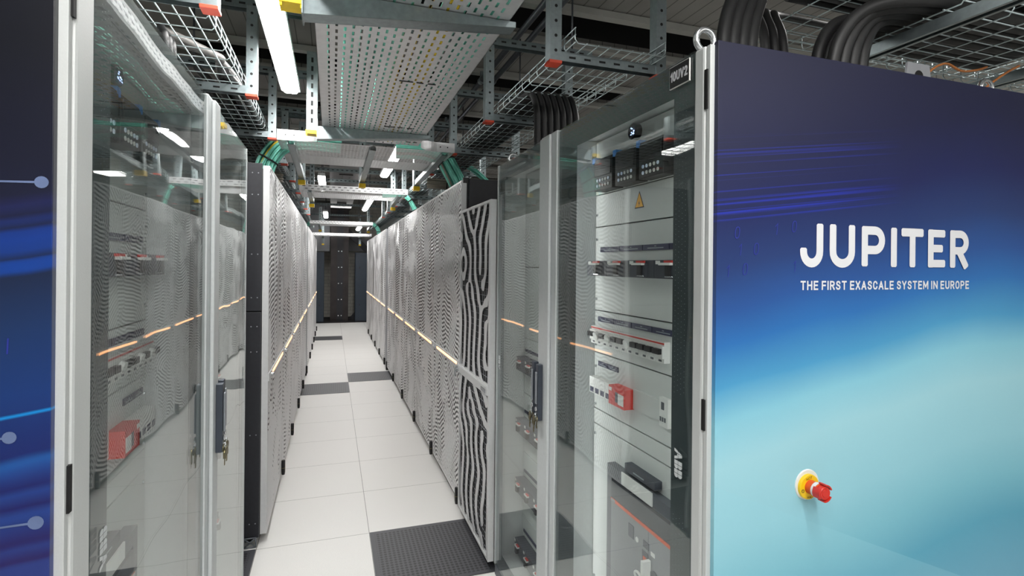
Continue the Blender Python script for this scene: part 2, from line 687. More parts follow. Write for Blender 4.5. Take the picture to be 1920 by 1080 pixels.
def relief_mesh(name, W, H, h, wl, seed, depth):
    """door skin in the plane x=0 (facing -x), slots pressed depth deep"""
    ny, nz = int(W / h) + 1, int(H / h) + 1
    u = labyrinth(ny, nz, h, wl, seed, 0.0, 30, 0.10)
    g = np.clip((u + 0.25) / 0.5, 0, 1)
    g = g * g * (3 - 2 * g)
    yy = np.linspace(-W / 2, W / 2, ny)[:, None] * np.ones((1, nz))
    zz = np.linspace(0, H, nz)[None, :] * np.ones((ny, 1))
    m = np.minimum(np.minimum(yy + W / 2, W / 2 - yy), np.minimum(zz, H - zz))
    rim = np.clip((m - 0.006) / 0.004, 0, 1)
    g = 1 - (1 - g) * rim
    xx = (1 - g) * depth
    co = np.stack([xx, yy, zz], -1).reshape(-1, 3).astype(np.float32)
    idx = np.arange(ny * nz).reshape(ny, nz)
    quads = np.stack([idx[:-1, :-1], idx[:-1, 1:], idx[1:, 1:], idx[1:, :-1]], -1).reshape(-1, 4)
    me = bpy.data.meshes.new(name)
    me.vertices.add(len(co)); me.vertices.foreach_set('co', co.ravel())
    nq = len(quads)
    me.loops.add(nq * 4); me.loops.foreach_set('vertex_index', quads.ravel().astype(np.int32))
    me.polygons.add(nq)
    me.polygons.foreach_set('loop_start', np.arange(0, nq * 4, 4, dtype=np.int32))
    me.polygons.foreach_set('use_smooth', np.ones(nq, dtype=bool))
    me.update(calc_edges=True)
    at = me.attributes.new('ridge', 'FLOAT', 'POINT')
    at.data.foreach_set('value', g.ravel().astype(np.float32))
    me.materials.append(MATS['labyrinth_door'])
    return me


def rib_mesh(mb, u, t, h, y0, z0, x, depth):
    """solid ribs where u > t (marching squares), front in the plane x, depth deep behind it"""
    ny, nz = u.shape
    ids = {}
    V, F, segs = [], [], []

    def vid(key, y, z):
        if key not in ids:
            ids[key] = len(V)
            V.append((y0 + y * h, z0 + z * h))
        return ids[key]
    inside = u > t
    for i in range(ny - 1):
        for j in range(nz - 1):
            c = [(i, j), (i + 1, j), (i + 1, j + 1), (i, j + 1)]
            ins = [inside[p] for p in c]
            if not any(ins):
                continue
            poly, cross = [], []
            for k in range(4):
                a, b = c[k], c[(k + 1) % 4]
                if ins[k]:
                    poly.append(vid(('v',) + a, a[0], a[1]))
                if ins[k] != ins[(k + 1) % 4]:
                    s = (t - u[a]) / (u[b] - u[a])
                    key = ('e',) + (a + b if a < b else b + a)
                    q = vid(key, a[0] + (b[0] - a[0]) * s, a[1] + (b[1] - a[1]) * s)
                    poly.append(q)
                    cross.append(q)
            if len(poly) > 2:
                F.append(poly)
            if len(cross) == 2:
                segs.append(tuple(cross))
    n = len(V)
    vs = [(x, y, z) for y, z in V] + [(x + depth, y, z) for y, z in V]
    fs = [tuple(f)[::-1] for f in F]
    for a, b in segs:
        fs.append((a, b, n + b, n + a))
    mb.add(vs, fs, False)


# ================================================================== THE ROOM
def struct(name, mb, mat, **kw):
    return tag(mb.build(name, mat, **kw), kind='structure')


XL, XR = -0.335, 0.785          # faces of the two rows of racks
CL, CR = -0.362, 0.800          # faces of the two glass-fronted cabinets

struct('floor', MB().box(-4.0, 5.0, -3.2, 17.0, -0.1, 0.0), 'floor_tile')
struct('wall_far', MB().box(-4.0, 5.0, 16.6, 16.8, 0, 4.0), 'white_brick')
struct('wall_right', MB().box(4.7, 4.9, -3.2, 16.6, 0, 4.0), 'white_brick')
struct('wall_left', MB().box(-4.0, -3.8, -3.2, 16.6, 0, 4.0), 'white_brick')
struct('wall_back', MB().box(-3.8, 4.7, -3.2, -3.0, 0, 4.0), 'plate_grey')
struct('ceiling', MB().box(-4.0, 5.0, -3.2, 17.0, 3.72, 3.85), 'ceiling_dark')
# plank bays with a rail on each edge, dark gaps between them
y = -1.5
while y < 16.3:
    struct('ceiling_panel', MB().box(-3.8, 4.7, y, y + 0.80, 3.33, 3.37), 'ceiling_planks')
    for yy in (y - 0.03, y + 0.77):
        b = MB().mat('ceiling_rail')
        b.box(-3.8, 4.7, yy, yy + 0.07, 3.28, 3.325)
        b.mat('black_gap').box(-3.8, 4.7, yy + 0.02, yy + 0.05, 3.371, 3.7)
        struct('ceiling_beam', b, None)
    y += 1.33

# dark strip where the raised floor ends
struct('trim_1', MB().box(-0.9, 1.4, 14.97, 16.59, 0.001, 0.012), 'black_gap')

# steel girder along the aisle with bolted splice plates, and the column that carries it
b = MB().mat('girder')
b.box(-0.05, 0.47, 6.6, 15.55, 3.06, 3.08)
b.box(-0.05, 0.47, 6.6, 15.55, 3.24, 3.262)
b.box(0.19, 0.23, 6.6, 15.55, 3.08, 3.24)
for yc in (7.6, 9.6, 12.0, 14.0):
    b.mat('girder').box(0.10, 0.32, yc - 0.32, yc + 0.32, 3.045, 3.06)
    b.mat('zinc')
    for ix in (0.15, 0.27):
        for k in range(5):
            b.lathe((ix, yc - 0.26 + 0.13 * k, 3.046), (0, 0, -1), [(0, 0.016), (0.014, 0.016)], 6)
struct('beam', b, None)
b = MB().mat('girder')
b.box(-0.04, 0.43, 15.36, 15.38, 0.0, 3.06)
b.box(-0.04, 0.43, 15.62, 15.64, 0.0, 3.06)
b.box(0.175, 0.215, 15.38, 15.62, 0.0, 3.06)
b.mat('black_steel').box(0.13, 0.29, 15.345, 15.362, 0.0, 3.06)
b.mat('zinc')
for k in range(6):
    for ix in (0.17, 0.25):
        b.lathe((ix, 15.346, 0.16 + 0.44 * k), (0, -1, 0), [(0, 0.015), (0.014, 0.015)], 6)
struct('column', b, None)
# diagonal brace beside the column
b = MB().mat('black_steel')
b.prism([(0.38, 2.62), (0.38, 2.40), (1.20, 1.62), (1.20, 1.84)], lambda u, v, w: (u, 15.7 + w, v), 0.12)
b.prism([(0.45, 0.012), (0.68, 0.012), (0.68, 0.30)], lambda u, v, w: (u, 15.7 + w, v), 0.10)
struct('beam', b, None)
# bulkhead over the left blue panel
struct('wall_bulkhead', MB().box(-0.9, -0.06, 15.5, 16.6, 1.92, 3.2), 'mid_grey')
struct('trim_2', MB().box(0.44, 1.3, 16.3, 16.58, 1.95, 2.30), 'mid_grey')

# ------------------------------------------------------------------ blue-grey cabinets at the far end
for nm, x0, x1, lab in (('l', -0.78, -0.20, 'tall blue-grey steel locker left of the dark column at the far end'),
                        ('r', 0.60, 1.30, 'tall blue-grey steel locker right of the dark column at the far end')):
    t = thing('steel_locker', lab, 'locker', ((x0 + x1) / 2, 15.25, 0))
    MB().box(x0, x1, 15.05, 15.5, 0.012, 1.885).build('body', 'bluegrey', t, 0.006)
    MB().box(x0 + 0.012, x1 - 0.012, 15.028, 15.05, 0.03, 1.872).build('door', 'bluegrey', t, 0.004)
    for zz in (0.45, 1.45):
        b = MB()
        b.box(x1 - 0.12, x1 - 0.10, 15.018, 15.03, zz, zz + 0.05) if nm == 'l' else b.box(x0 + 0.10, x0 + 0.12, 15.018, 15.03, zz, zz + 0.05)
        b.build('latch', 'black_part', t)
b = MB().box(-0.62, -0.345, 13.025, 13.045, 1.30, 2.0)
tag(b.build('notice_board', 'white_plastic'), 'pale board edge showing past the far end of the left rack row', 'board')

# ------------------------------------------------------------------ dark perforated floor tiles
for x0, y0, lab in ((0.22, 2.615, 'large dark perforated floor tile in the foreground, before the mesh-fronted rack'),
                    (0.22, 7.415, 'dark perforated floor tile mid-aisle, touching the right rack row'),
                    (-0.38, 6.815, 'dark perforated floor tile mid-aisle, touching the left rack row'),
                    (-0.38, 11.615, 'narrow-looking dark perforated floor tile far down the aisle'),
                    (-0.98, 2.615, 'dark floor tile under the first rack of the left row')):
    o = MB().box(x0 + 0.002, x0 + 0.598, y0 + 0.002, y0 + 0.598, 0.0005, 0.004).build('perforated_floor_tile', 'perforated_tile')
    tag(o, lab, 'floor tile', 'dark perforated floor tiles')

# ================================================================== RACK ROWS
DW, DH, DZ = 0.930, 2.060, 0.055
skinA = relief_mesh('door_skin', DW, DH, 0.0034, 0.0300, 3, 0.0050)
skinB = relief_mesh('door_skin', DW, DH, 0.0034, 0.0300, 11, 0.0050)
PITCH = 0.944
ROOTS = {}


def rack_proto(skin, label, loc):
    t = thing('server_rack', label, 'server rack', loc, 'labyrinth-fronted server racks')
    x, y0, _ = loc
    MB().box(x + 0.036, x + 1.15, y0 - 0.470, y0 + 0.470, 0.05, 2.10).build('body', 'black_steel', t)
    # door: relief skin + light-grey edges
    d = bpy.data.objects.new('door', skin)
    COL.objects.link(d)
    d.parent = t
    d.location = (0, 0, DZ)
    b = MB()
    for s in (-1, 1):
        b.box(x + 0.0005, x + 0.034, y0 + s * DW / 2, y0 + s * (DW / 2 + 0.0035), DZ, DZ + DH)
    b.box(x + 0.0005, x + 0.034, y0 - DW / 2, y0 + DW / 2, DZ + DH, DZ + DH + 0.003)
    b.box(x + 0.0005, x + 0.034, y0 - DW / 2, y0 + DW / 2, DZ - 0.003, DZ)
    e = MB()
    e.v, e.f, e.mi, e.sm = [(p[0] - x, p[1] - y0, p[2] - DZ) for p in b.v], b.f, b.mi, b.sm
    me = e.build('door_edge', 'silver_trim', None, loc=(0, 0, 0))
    me.parent = d
    me.location = (0, 0, 0)
    rail = MB().mat('silver_trim')
    rail.box(x - 0.006, x + 0.004, y0 - 0.462, y0 + 0.462, 0.905, 0.950)
    rail.build('light_rail', None, t, 0.001)
    MB().box(x - 0.0085, x - 0.006, y0 - 0.40, y0 + 0.29, 0.922, 0.937).build('light_strip', 'door_glow', t)
    k = MB()
    k.lathe((x - 0.006, y0 + 0.355, 0.928), (-1, 0, 0), [(0, 0.011), (0.012, 0.011), (0.016, 0.008)], 14)
    k.build('door_lock', 'zinc', t)
    f = MB().mat('black_part')
    f.lathe((x - 0.012, y0 - 0.462, 0.035), (0, 0, 1), [(0, 0.010), (0.02, 0.013), (0.10, 0.013), (0.105, 0.011)], 12)
    f.mat('key_brass').lathe((x - 0.012, y0 - 0.462, 0.082), (0, 0, 1), [(0, 0.0136), (0.004, 0.0136)], 12)
    f.build('hinge', None, t)
    for yy in (-0.40, 0.40):
        MB().lathe((x + 0.10, y0 + yy, 0.0), (0, 0, 1), [(0, 0.03), (0.012, 0.03), (0.014, 0.012), (0.05, 0.012)], 12).build('levelling_foot', 'black_part', t)
    h = MB()
    h.box(x + 0.010, x + 0.05, y0 - 0.474, y0 - 0.458, 2.10, 2.135)
    h.build('top_hinge', 'black_part', t)
    return t


ORD = ['first', 'second', 'third', 'fourth', 'fifth']
protoA = rack_proto(skinA, 'silver labyrinth-fronted rack next to the mesh-fronted cooling rack, right row', (XR, 3.354 + PITCH / 2, 0))
protoB = rack_proto(skinB, 'silver labyrinth-fronted rack, second past the mesh-fronted cooling rack, right row', (XR, 3.354 + PITCH * 1.5, 0))
for k in range(10):
    if k < 2:
        continue
    yy = (3.354 if k < 5 else 8.375) + PITCH * ((k % 5) + 0.5)
    lab = ('silver labyrinth-fronted rack, %s past the mesh-fronted cooling rack, right row' % ORD[k]) if k < 5 else \
        ('silver labyrinth-fronted rack, %s beyond the grey filler strip, right row' % ORD[k - 5])
    copy_tree(protoA if k % 2 == 0 else protoB, (XR, yy, 0), 0, lab)
for k in range(10):
    yy = (3.272 if k < 5 else 8.30) + PITCH * ((k % 5) + 0.5)
    lab = ('silver labyrinth-fronted rack, %s past the left glass cabinet, left row' % ORD[k]) if k < 5 else \
        ('silver labyrinth-fronted rack, %s beyond the grey filler strip, left row' % ORD[k - 5])
    copy_tree(protoB if k % 2 == 0 else protoA, (XL, yy, 0), PI, lab)
for x, s, y0, y1, lab in ((XR, 1, 8.078, 8.37, 'tall grey filler strip closing the gap in the right rack row'),
                          (XL, -1, 7.996, 8.295, 'tall grey filler strip closing the gap in the left rack row')):
    t = thing('filler_panel', lab, 'panel', (x + s * 0.05, (y0 + y1) / 2, 0))
    MB().box(x + s * 0.004, x + s * 0.05, y0, y1, 0.12, 2.11).build('face', 'mid_grey', t, 0.003)
    MB().box(x - s * 0.012, x + s * 0.05, y0 + 0.02, y0 + 0.09, 0.0, 0.13).build('foot', 'black_part', t)

# side panel of the first left rack, with its screws and open bottom bracket
t = thing('rack_side_panel', 'black steel side panel at the near end of the left rack row', 'panel', (XL - 0.6, 3.25, 0))
MB().box(XL - 1.1, XL - 0.036, 3.245, 3.262, 0.05, 1.30).build('lower_panel', 'black_steel', t, 0.002)
MB().box(XL - 1.1, XL - 0.036, 3.245, 3.262, 1.306, 2.125).build('upper_panel', 'black_steel', t, 0.002)
b = MB()
for zz in (0.13, 0.62, 1.08, 1.22, 1.38, 1.62, 1.95, 2.07):
    for dx in (0.055, 0.085):
        b.lathe((XL - dx, 3.245, zz), (0, -1, 0), [(0, 0.0035), (0.002, 0.003)], 8)
b.build('screw', 'mid_grey', t)
b = MB()
for a, c in (((-.06, 0), (0.0, .05)), ((-.06, .05), (0.0, 0)), ((-.06, 0), (0, 0)), ((-.06, .05), (0, .05)), ((-.06, 0), (-.06, .05)), ((0, 0), (0, .05))):
    b.tube([(XL - 0.05 + a[0], 3.235, 0.006 + a[1]), (XL - 0.05 + c[0], 3.235, 0.006 + c[1])], 0.004, 6)
b.box(XL - 0.30, XL - 0.115, 3.225, 3.243, 0.005, 0.05)
b.build('base_bracket', 'grey_plastic', t)
# black side panel of the first right rack
t = thing('rack_side_panel', 'black steel side panel above the mesh-fronted rack, right row', 'panel', (XR + 0.6, 3.34, 0))
MB().box(XR + 0.045, XR + 1.12, 3.330, 3.349, 0.05, 2.125).build('sheet', 'black_steel', t, 0.002)

# ------------------------------------------------------------------ mesh-fronted cooling rack
MX, MY0, MY1 = 0.770, 2.632, 3.322
t = thing('cooling_rack', 'black rack with a white branching-rib grille door, right of the aisle', 'rack', (MX + 0.5, (MY0 + MY1) / 2, 0))
MB().box(MX + 0.060, MX + 1.1, MY0 + 0.005, MY1, 0.06, 1.905).build('body', 'black_steel', t)
fr = MB()
zb, zm0, zm1, zt = 0.045, 0.895, 0.945, 1.912
fr.box(MX, MX + 0.034, MY0, MY0 + 0.030, zb, zt)
fr.box(MX, MX + 0.034, MY1 - 0.018, MY1, zb, zt)
fr.box(MX, MX + 0.034, MY0 + 0.030, MY1 - 0.018, zt - 0.016, zt)
fr.box(MX, MX + 0.034, MY0 + 0.030, MY1 - 0.018, zb, zb + 0.016)
door = fr.build('door', 'silver_trim', t, 0.002)
rl = MB().mat('silver_trim')
rl.box(MX - 0.006, MX + 0.02, MY0 + 0.02, MY1 + 0.02, zm0, zm1)
rl.box(MX - 0.010, MX - 0.006, MY0 + 0.02, MY1 + 0.02, zm0 + 0.032, zm1 - 0.004)
rl.mat('mid_grey').box(MX - 0.0075, MX - 0.006, MY0 + 0.05, MY0 + 0.14, zm0 + 0.006, zm0 + 0.026)
rl.build('cross_rail', None, door)
rb = MB().mat('silver_trim')
h = 0.0045
for z0, z1, sd, an in ((zb + 0.016, zm0, 8, 0.04), (zm1, zt - 0.016, 10, 0.075)):
    ny = int((MY1 - MY0 - 0.048) / h) + 2
    nz = int((z1 - z0) / h) + 2
    u = labyrinth(ny + 60, nz + 60, h, 0.110, sd, an, 30, 0.25)[:ny, :nz]
    rib_mesh(rb, u, 0.64, h, MY0 + 0.026, z0 - 0.003, MX + 0.002, 0.003)
rb.build('grille_ribs', None, door)
gm = MB().mat('black_gap')
gm.box(MX + 0.016, MX + 0.020, MY0 + 0.030, MY1 - 0.018, zb + 0.016, zt - 0.016)
gm.mat('mid_grey')
z = zb + 0.03
while z < zt - 0.03:
    gm.box(MX + 0.0135, MX + 0.016, MY0 + 0.030, MY1 - 0.018, z, z + 0.0025)
    z += 0.036
yy = MY0 + 0.05
while yy < MY1 - 0.03:
    gm.box(MX + 0.0135, MX + 0.016, yy, yy + 0.0025, zb + 0.016, zt - 0.016)
    yy += 0.036
gm.build('wire_mesh', None, door)
lk = MB().mat('zinc')
lk.lathe((MX - 0.006, MY1 - 0.015, 0.918), (-1, 0, 0), [(0, 0.017), (0.02, 0.017), (0.024, 0.012)], 16)
lk.box(MX - 0.034, MX - 0.024, MY1 - 0.022, MY1 - 0.008, 0.87, 0.93)
lk.build('latch', None, door)
for yy in (MY0 + 0.06, MY1 - 0.06):
    MB().mat('zinc').lathe((MX + 0.11, yy, 0.0), (0, 0, 1), [(0, 0.032), (0.012, 0.032), (0.016, 0.012), (0.062, 0.012)], 16).build('levelling_foot', None, t)


# ================================================================== GLASS-FRONTED SWITCHGEAR CABINETS
def logo(mb, fn):
    """three block letters sliced into segments; fn(u along reading direction, v up) in units of letter height"""
    a = [[(0, 0), (.26, 0), (.37, .36), (.37, .46), (.17, .46)], [(.19, .5), (.37, .5), (.37, 1), (.36, 1)],
         [(.41, .36), (.60, .36), (.71, 0), (.97, 0), (.80, .46), (.41, .46)], [(.41, .5), (.785, .5), (.61, 1), (.41, 1)]]
    for poly in a:
        mb.add([fn(u, v) for u, v in poly], [tuple(range(len(poly)))], False)
    for o in (1.02, 1.80):
        mb.add([fn(o + u, v) for u, v in ((0, 0), (.33, 0), (.33, .46), (0, .46))], [(0, 1, 2, 3)], False)
        mb.add([fn(o + u, v) for u, v in ((0, .5), (.33, .5), (.33, 1), (0, 1))], [(0, 1, 2, 3)], False)
        mb.add([fn(o + u, v) for u, v in ((.37, 0), (.52, 0), (.66, .06), (.73, .2), (.72, .34), (.64, .46), (.37, .46))], [tuple(range(7))], False)
        mb.add([fn(o + u, v) for u, v in ((.37, .5), (.62, .5), (.68, .6), (.69, .78), (.62, .93), (.50, 1), (.37, 1))], [tuple(range(7))], False)


def cabinet(s, face, ys, label, art):
    """s=+1: front faces -x (right side of the aisle); s=-1: mirrored.
    ys: y of end panel, door-1 start, door-1 glass end, meeting line, door-2 glass start, far end"""
    ye, yd, yg, ym, y2, yf = ys
    back = face + s * 1.15
    TOP = 2.072
    t = thing('switchgear_cabinet', label, 'electrical cabinet', (face + s * 0.55, (ye + yf) / 2, 0))

    def X(d):
        return face + s * d
    D = 0.138                                   # depth of the mounting plate behind the doors
    # carcass: open-fronted box
    b = MB().mat('cab_grey')
    b.box(X(0.022), back, ye + 0.02, yf, TOP - 0.03, TOP)
    b.box(X(0.022), back, ye + 0.02, yf, 0.0, 0.10)
    b.box(X(0.022), back, yf - 0.025, yf, 0.10, TOP - 0.03)
    b.box(X(0.022), back, ye + 0.02, ye + 0.04, 0.10, TOP - 0.03)
    b.box(back - s * 0.02, back, ye + 0.04, yf - 0.025, 0.10, TOP - 0.03)
    b.build('carcass', None, t)
    b = MB()
    b.box(X(0.000), X(0.055), ye + 0.012, yd - 0.002, 0.0, TOP + 0.004)
    b.build('corner_post', 'cab_grey', t, 0.006)
    b = MB()
    b.box(X(0.0), X(0.02), yd, yf, 0.0, 0.045)
    b.build('plinth', 'grey_plastic', t)
    b = MB().box(X(0.024), X(D + 0.02), ym - 0.02, ym + 0.02, 0.10, TOP - 0.03)
    b.build('centre_post', 'cab_grey', t, 0.003)
    # edge strip + printed end panel
    b = MB()
    b.box(X(0.004), X(0.026), ye - 0.002, ye + 0.010, 0.0, TOP + 0.002)
    b.build('panel_edge', 'cab_grey', t, 0.001)
    for z0, z1 in ((0.32, 0.42), (1.20, 1.27), (1.93, 2.02)):
        MB().mat('black_gap').box(X(0.0005), X(0.008), ye + 0.004, ye + 0.014, z0, z1).build('panel_clip', None, t)
    b = MB().box(X(0.016), back, ye - 0.014, ye + 0.001, 0.02, TOP + 0.008)
    panel = b.build('end_panel', art, t, 0.001)

    # doors
    def glass_door(y0, y1, hy, flip, lock_dy):
        g = MB().box(X(0.001), X(0.007), y0, y1, 0.05, TOP + 0.006)
        door = g.build('door', 'door_glass', t)
        return door
    d1 = glass_door(yd, yg, 0, 0, 0)
    d2 = glass_door(y2, yf, 0, 0, 0)
    # printed dark borders and dot screens
    for door, a0, a1, near_w, far_w in ((d1, yd, yg, 0.085, 0.150), (d2, y2, yf, 0.02, 0.085)):
        b = MB().mat('border_print')
        z0, z1 = 0.052, TOP + 0.004
        x0, x1 = X(0.0075), X(0.0085)
        b.box(x0, x1, a0 + 0.001, a0 + near_w, z0, z1)
        b.box(x0, x1, a1 - far_w, a1 - 0.001, z0, z1)
        b.box(x0, x1, a0 + near_w, a1 - far_w, z1 - 0.085, z1)
        b.box(x0, x1, a0 + near_w, a1 - far_w, z0, z0 + 0.085)
        b.mat('dot_print')
        xd = X(0.0005)

        def dot(yc, zc, r=0.0011):
            p = [(xd, yc + r * cc, zc + r * ss) for cc, ss in ((1, 0), (0, 1), (-1, 0), (0, -1))]
            b.add(p, [(0, 1, 2, 3)], False)
        cols = [a0 + near_w - 0.058 + 0.0125 * k for k in range(4)] if near_w > 0.05 else [a1 - far_w + 0.02 + 0.0125 * k for k in range(4)]
        for k, yc in enumerate(cols):
            zc = z0 + 0.03 + (0.006 if k % 2 else 0)
            while zc < z1 - 0.02:
                if not (0.965 < zc < 1.26) and not (near_w > 0.05 and s > 0 and zc > 1.995):
                    dot(yc, zc)
                zc += 0.0125
        for k in range(3):
            yc = a0 + near_w + 0.01
            while yc < a1 - 0.01:
                dot(yc, z1 - 0.035 - 0.0125 * k)
                yc += 0.0125
        b.build('printed_border', None, door)
    b = MB().mat('logo_print')
    hgt = 0.030
    if s > 0:
        logo(b, lambda u, v: (X(-0.0004), yd + 0.030 + (1 - v) * hgt - 0.0 + 0.0, 1.128 - u * hgt * 0.92))
    else:
        logo(b, lambda u, v: (X(-0.0004), yd + 0.034 + v * hgt, 1.052 + u * hgt * 0.92))
    b.build('lettering', None, d1)
    b = MB().mat('logo_print')
    logo(b, lambda u, v: (X(-0.0004), yf - 0.060 + v * hgt, 1.050 + u * hgt * 0.92))
    b.build('lettering', None, d2)
    # aluminium stiles
    b = MB()
    b.box(X(-0.004), X(0.018), yg, ym - 0.006, 0.05, TOP + 0.010)
    b.box(X(-0.016), X(-0.004), yg + 0.045, ym - 0.012, 0.05, TOP + 0.004)
    b.build('stile', 'alu', d1, 0.004)
    b = MB()
    b.box(X(-0.008), X(0.018), ym - 0.002, y2, 0.05, TOP + 0.006)
    b.build('stile', 'alu', d2, 0.004)
    b = MB()
    b.box(X(0.0), X(0.014), yf + 0.0005, yf + 0.012, 0.05, TOP + 0.006)
    b.build('door_edge', 'alu', d2)
    # swing handles
    for door, yh, xo in ((d1, ym - 0.038, 0.016), (d2, ym + 0.026, 0.008)):
        b = MB().mat('handle_dark')
        b.box(X(-xo - 0.020), X(-xo), yh - 0.013, yh + 0.013, 0.965, 1.185)
        b.mat('handle_face').box(X(-xo - 0.026), X(-xo - 0.0205), yh - 0.008, yh + 0.008, 1.03, 1.155)
        b.mat('zinc').lathe((X(-xo - 0.020), yh, 1.010), (-s, 0, 0), [(0, 0.009), (0.006, 0.009)], 14)
        b.build('handle', None, door, 0.003)
    # eyebolts and lifting lug on the roof
    for (dx, yy) in ((0.03, ye + 0.05), (1.03, ye + 0.05), (0.06, yf - 0.06), (1.03, yf - 0.06)):
        b = MB().mat('zinc')
        b.lathe((X(dx), yy, TOP), (0, 0, 1), [(0, 0.016), (0.012, 0.016)], 16)
        ring = [(X(dx) + 0.025 * math.cos(a), yy, TOP + 0.034 + 0.025 * math.sin(a)) for a in [2 * PI * k / 28 for k in range(28)]]
        b.tube(ring, 0.0075, 12, closed=True)
        b.build('eyebolt', None, t)
    b = MB().mat('mid_grey')
    hx = X(0.74)
    pts = [(-.055, 0), (.055, 0), (.042, .07), (-.042, .07)]
    b.prism(pts, lambda u, v, w: (hx + u, ye + 0.045 + w, TOP + v), 0.006)
    b.mat('black_gap').lathe((hx, ye + 0.0445, TOP + 0.034), (0, -1, 0), [(0, 0.017), (0.0006, 0.017)], 20)
    b.build('lifting_lug', None, t)

    # ---------------- mounting plates of section 1 (behind door 1) and section 2
    dy = yd - 1.051

    def Y(v):
        return v + dy
    xp = X(D)
    b = MB()
    seams = [0.10, 0.36, 0.985, 1.042, 1.251, 1.407, 1.716, 1.835, 2.035]
    for z0, z1 in zip(seams[:-1], seams[1:]):
        b.box(xp, X(D + 0.012), Y(1.09), Y(1.800), z0 + 0.002, z1 - 0.002)
    b.build('mounting_plate', 'plate_grey', t, 0.0015)
    b = MB().mat('black_gap').box(X(D + 0.013), X(D + 0.016), Y(1.09), Y(1.82), 0.10, 2.035)
    b.build('plate_backing', None, t)
    b = MB()
    for zc in (0.42, 0.95, 1.06, 1.20, 1.28, 1.45, 1.56, 1.67, 1.76):
        b.lathe((X(D), Y(1.785), zc), (-s, 0, 0), [(0, 0.006), (0.004, 0.005)], 10)
    b.build('plate_screw', 'zinc', t)
    # inner side walls
    b = MB()
    b.box(X(0.03), X(D + 0.02), Y(1.802), Y(1.86), 0.10, 2.04)
    b.box(X(0.05), X(D + 0.02), Y(1.04), Y(1.055), 0.10, 2.04)
    b.build('side_rail', 'alu', t, 0.003)

    # strip lights added behind the printed door borders to brighten the dark interiors
    for yy, x0 in ((yd + 0.030, 0.024), (y2 + 0.016, 0.024)) + (((yg - 0.045, 0.0095),) if s > 0 else ()):
        b = MB().mat('cab_grey').box(X(x0), X(x0 + 0.004), yy - 0.009, yy + 0.009, 0.16, 1.98)
        st = b.build('fill_strip', None, t)
        MB().box(X(x0 + 0.0042), X(x0 + 0.0065), yy - 0.006, yy + 0.006, 0.18, 1.96).build('diffuser', 'fill_glow', st)

    def part(name, build, parent=t, mat=None, bevel=0.0):
        m = MB()
        build(m)
        return m.build(name, mat, parent, bevel)
    # display meters with round keys
    for y0, y1 in ((1.600, 1.727), (1.452, 1.579), (1.306, 1.433)):
        z0, z1 = 1.838, 1.950

        def mt(m):
            m.mat('black_part')
            m.box(X(D - 0.045), X(D), Y(y0), Y(y1), z0, z1)
            m.box(X(D - 0.049), X(D - 0.0455), Y(y0 + 0.006), Y(y1 - 0.006), z0 + 0.05, z1 - 0.008)
        mo = part('display_meter', mt, bevel=0.002)

        def bt(m):
            for r in range(2):
                for c in range(5):
                    m.mat('btn_blue' if (r == 0 and c in (0, 1, 4)) or (r == 1 and c == 0) else 'white_plastic')
                    m.lathe((X(D - 0.0455), Y(y1 - 0.024 - 0.0195 * c), z0 + 0.036 - 0.019 * r), (-s, 0, 0), [(0, 0.0056), (0.002, 0.0052)], 14)
        part('key_pad', bt, mo)
        part('blue_clip', lambda m: m.mat('blue_clip').box(X(D - 0.046), X(D - 0.02), Y(y1 - 0.006), Y(y1 + 0.016), z1 - 0.010, z1 + 0.010), mo)
    # round lit indicator
    def ind(m):
        m.mat('black_part').lathe((X(D), Y(1.514), 2.008), (-s, 0, 0), [(0, 0.026), (0.02, 0.026), (0.024, 0.021), (0.020, 0.019)], 28)
        m.mat('disc_glow')
        for k in range(9):
            a, c = random.uniform(-.014, .014), random.uniform(-.012, .012)
            m.box(X(D - 0.0235), X(D - 0.0225), Y(1.514) + a - .003, Y(1.514) + a + .003, 2.008 + c - .0015, 2.008 + c + .0015)
    part('round_indicator', ind)

    # warning triangle
    def tri(m):
        yc, zc, a = Y(1.499), 1.778, 0.056
        for mat, k, d in (('black_part', 1.0, 0.001), ('warn_yellow', 0.82, 0.0016)):
            m.mat(mat)
            p = [(X(D - d), yc + sx * a / 2 * k, zc + (sz - .33) * a * k) for sx, sz in ((-1, 0), (1, 0), (0, 1))]
            m.add(p, [(0, 1, 2)], False)
        m.mat('black_part')
        bolt = [(.10, .62), (-.16, .30), (0.0, .33), (-.07, .02), (.15, .38), (.0, .35)]
        m.add([(X(D - 0.0021), yc - s * u * a * .6, zc + (v * .62 - .26) * a) for u, v in bolt], [tuple(range(6))], False)
    part('warning_sign', tri)

    def label_strip(y0, y1, z0, z1, n):
        def f(m):
            w = (y1 - y0) / n
            for k in range(n):
                m.mat('navy_label').box(X(D - 0.004), X(D), Y(y0 + k * w + 0.002), Y(y0 + (k + 1) * w - 0.002), z0, z1)
                m.mat('dot_print')
                zc = (z0 + z1) / 2
                c = y0 + (k + .5) * w
                m.box(X(D - 0.0045), X(D - 0.004), Y(c - 0.005), Y(c + 0.005), zc + 0.002, zc + 0.0045)
                m.box(X(D - 0.0045), X(D - 0.004), Y(c - w * .3), Y(c + w * .3), zc - 0.004, zc - 0.001)
        part('label_strip', f)
    # row of four moulded-case breakers
    label_strip(1.19, 1.757, 1.622, 1.640, 4)
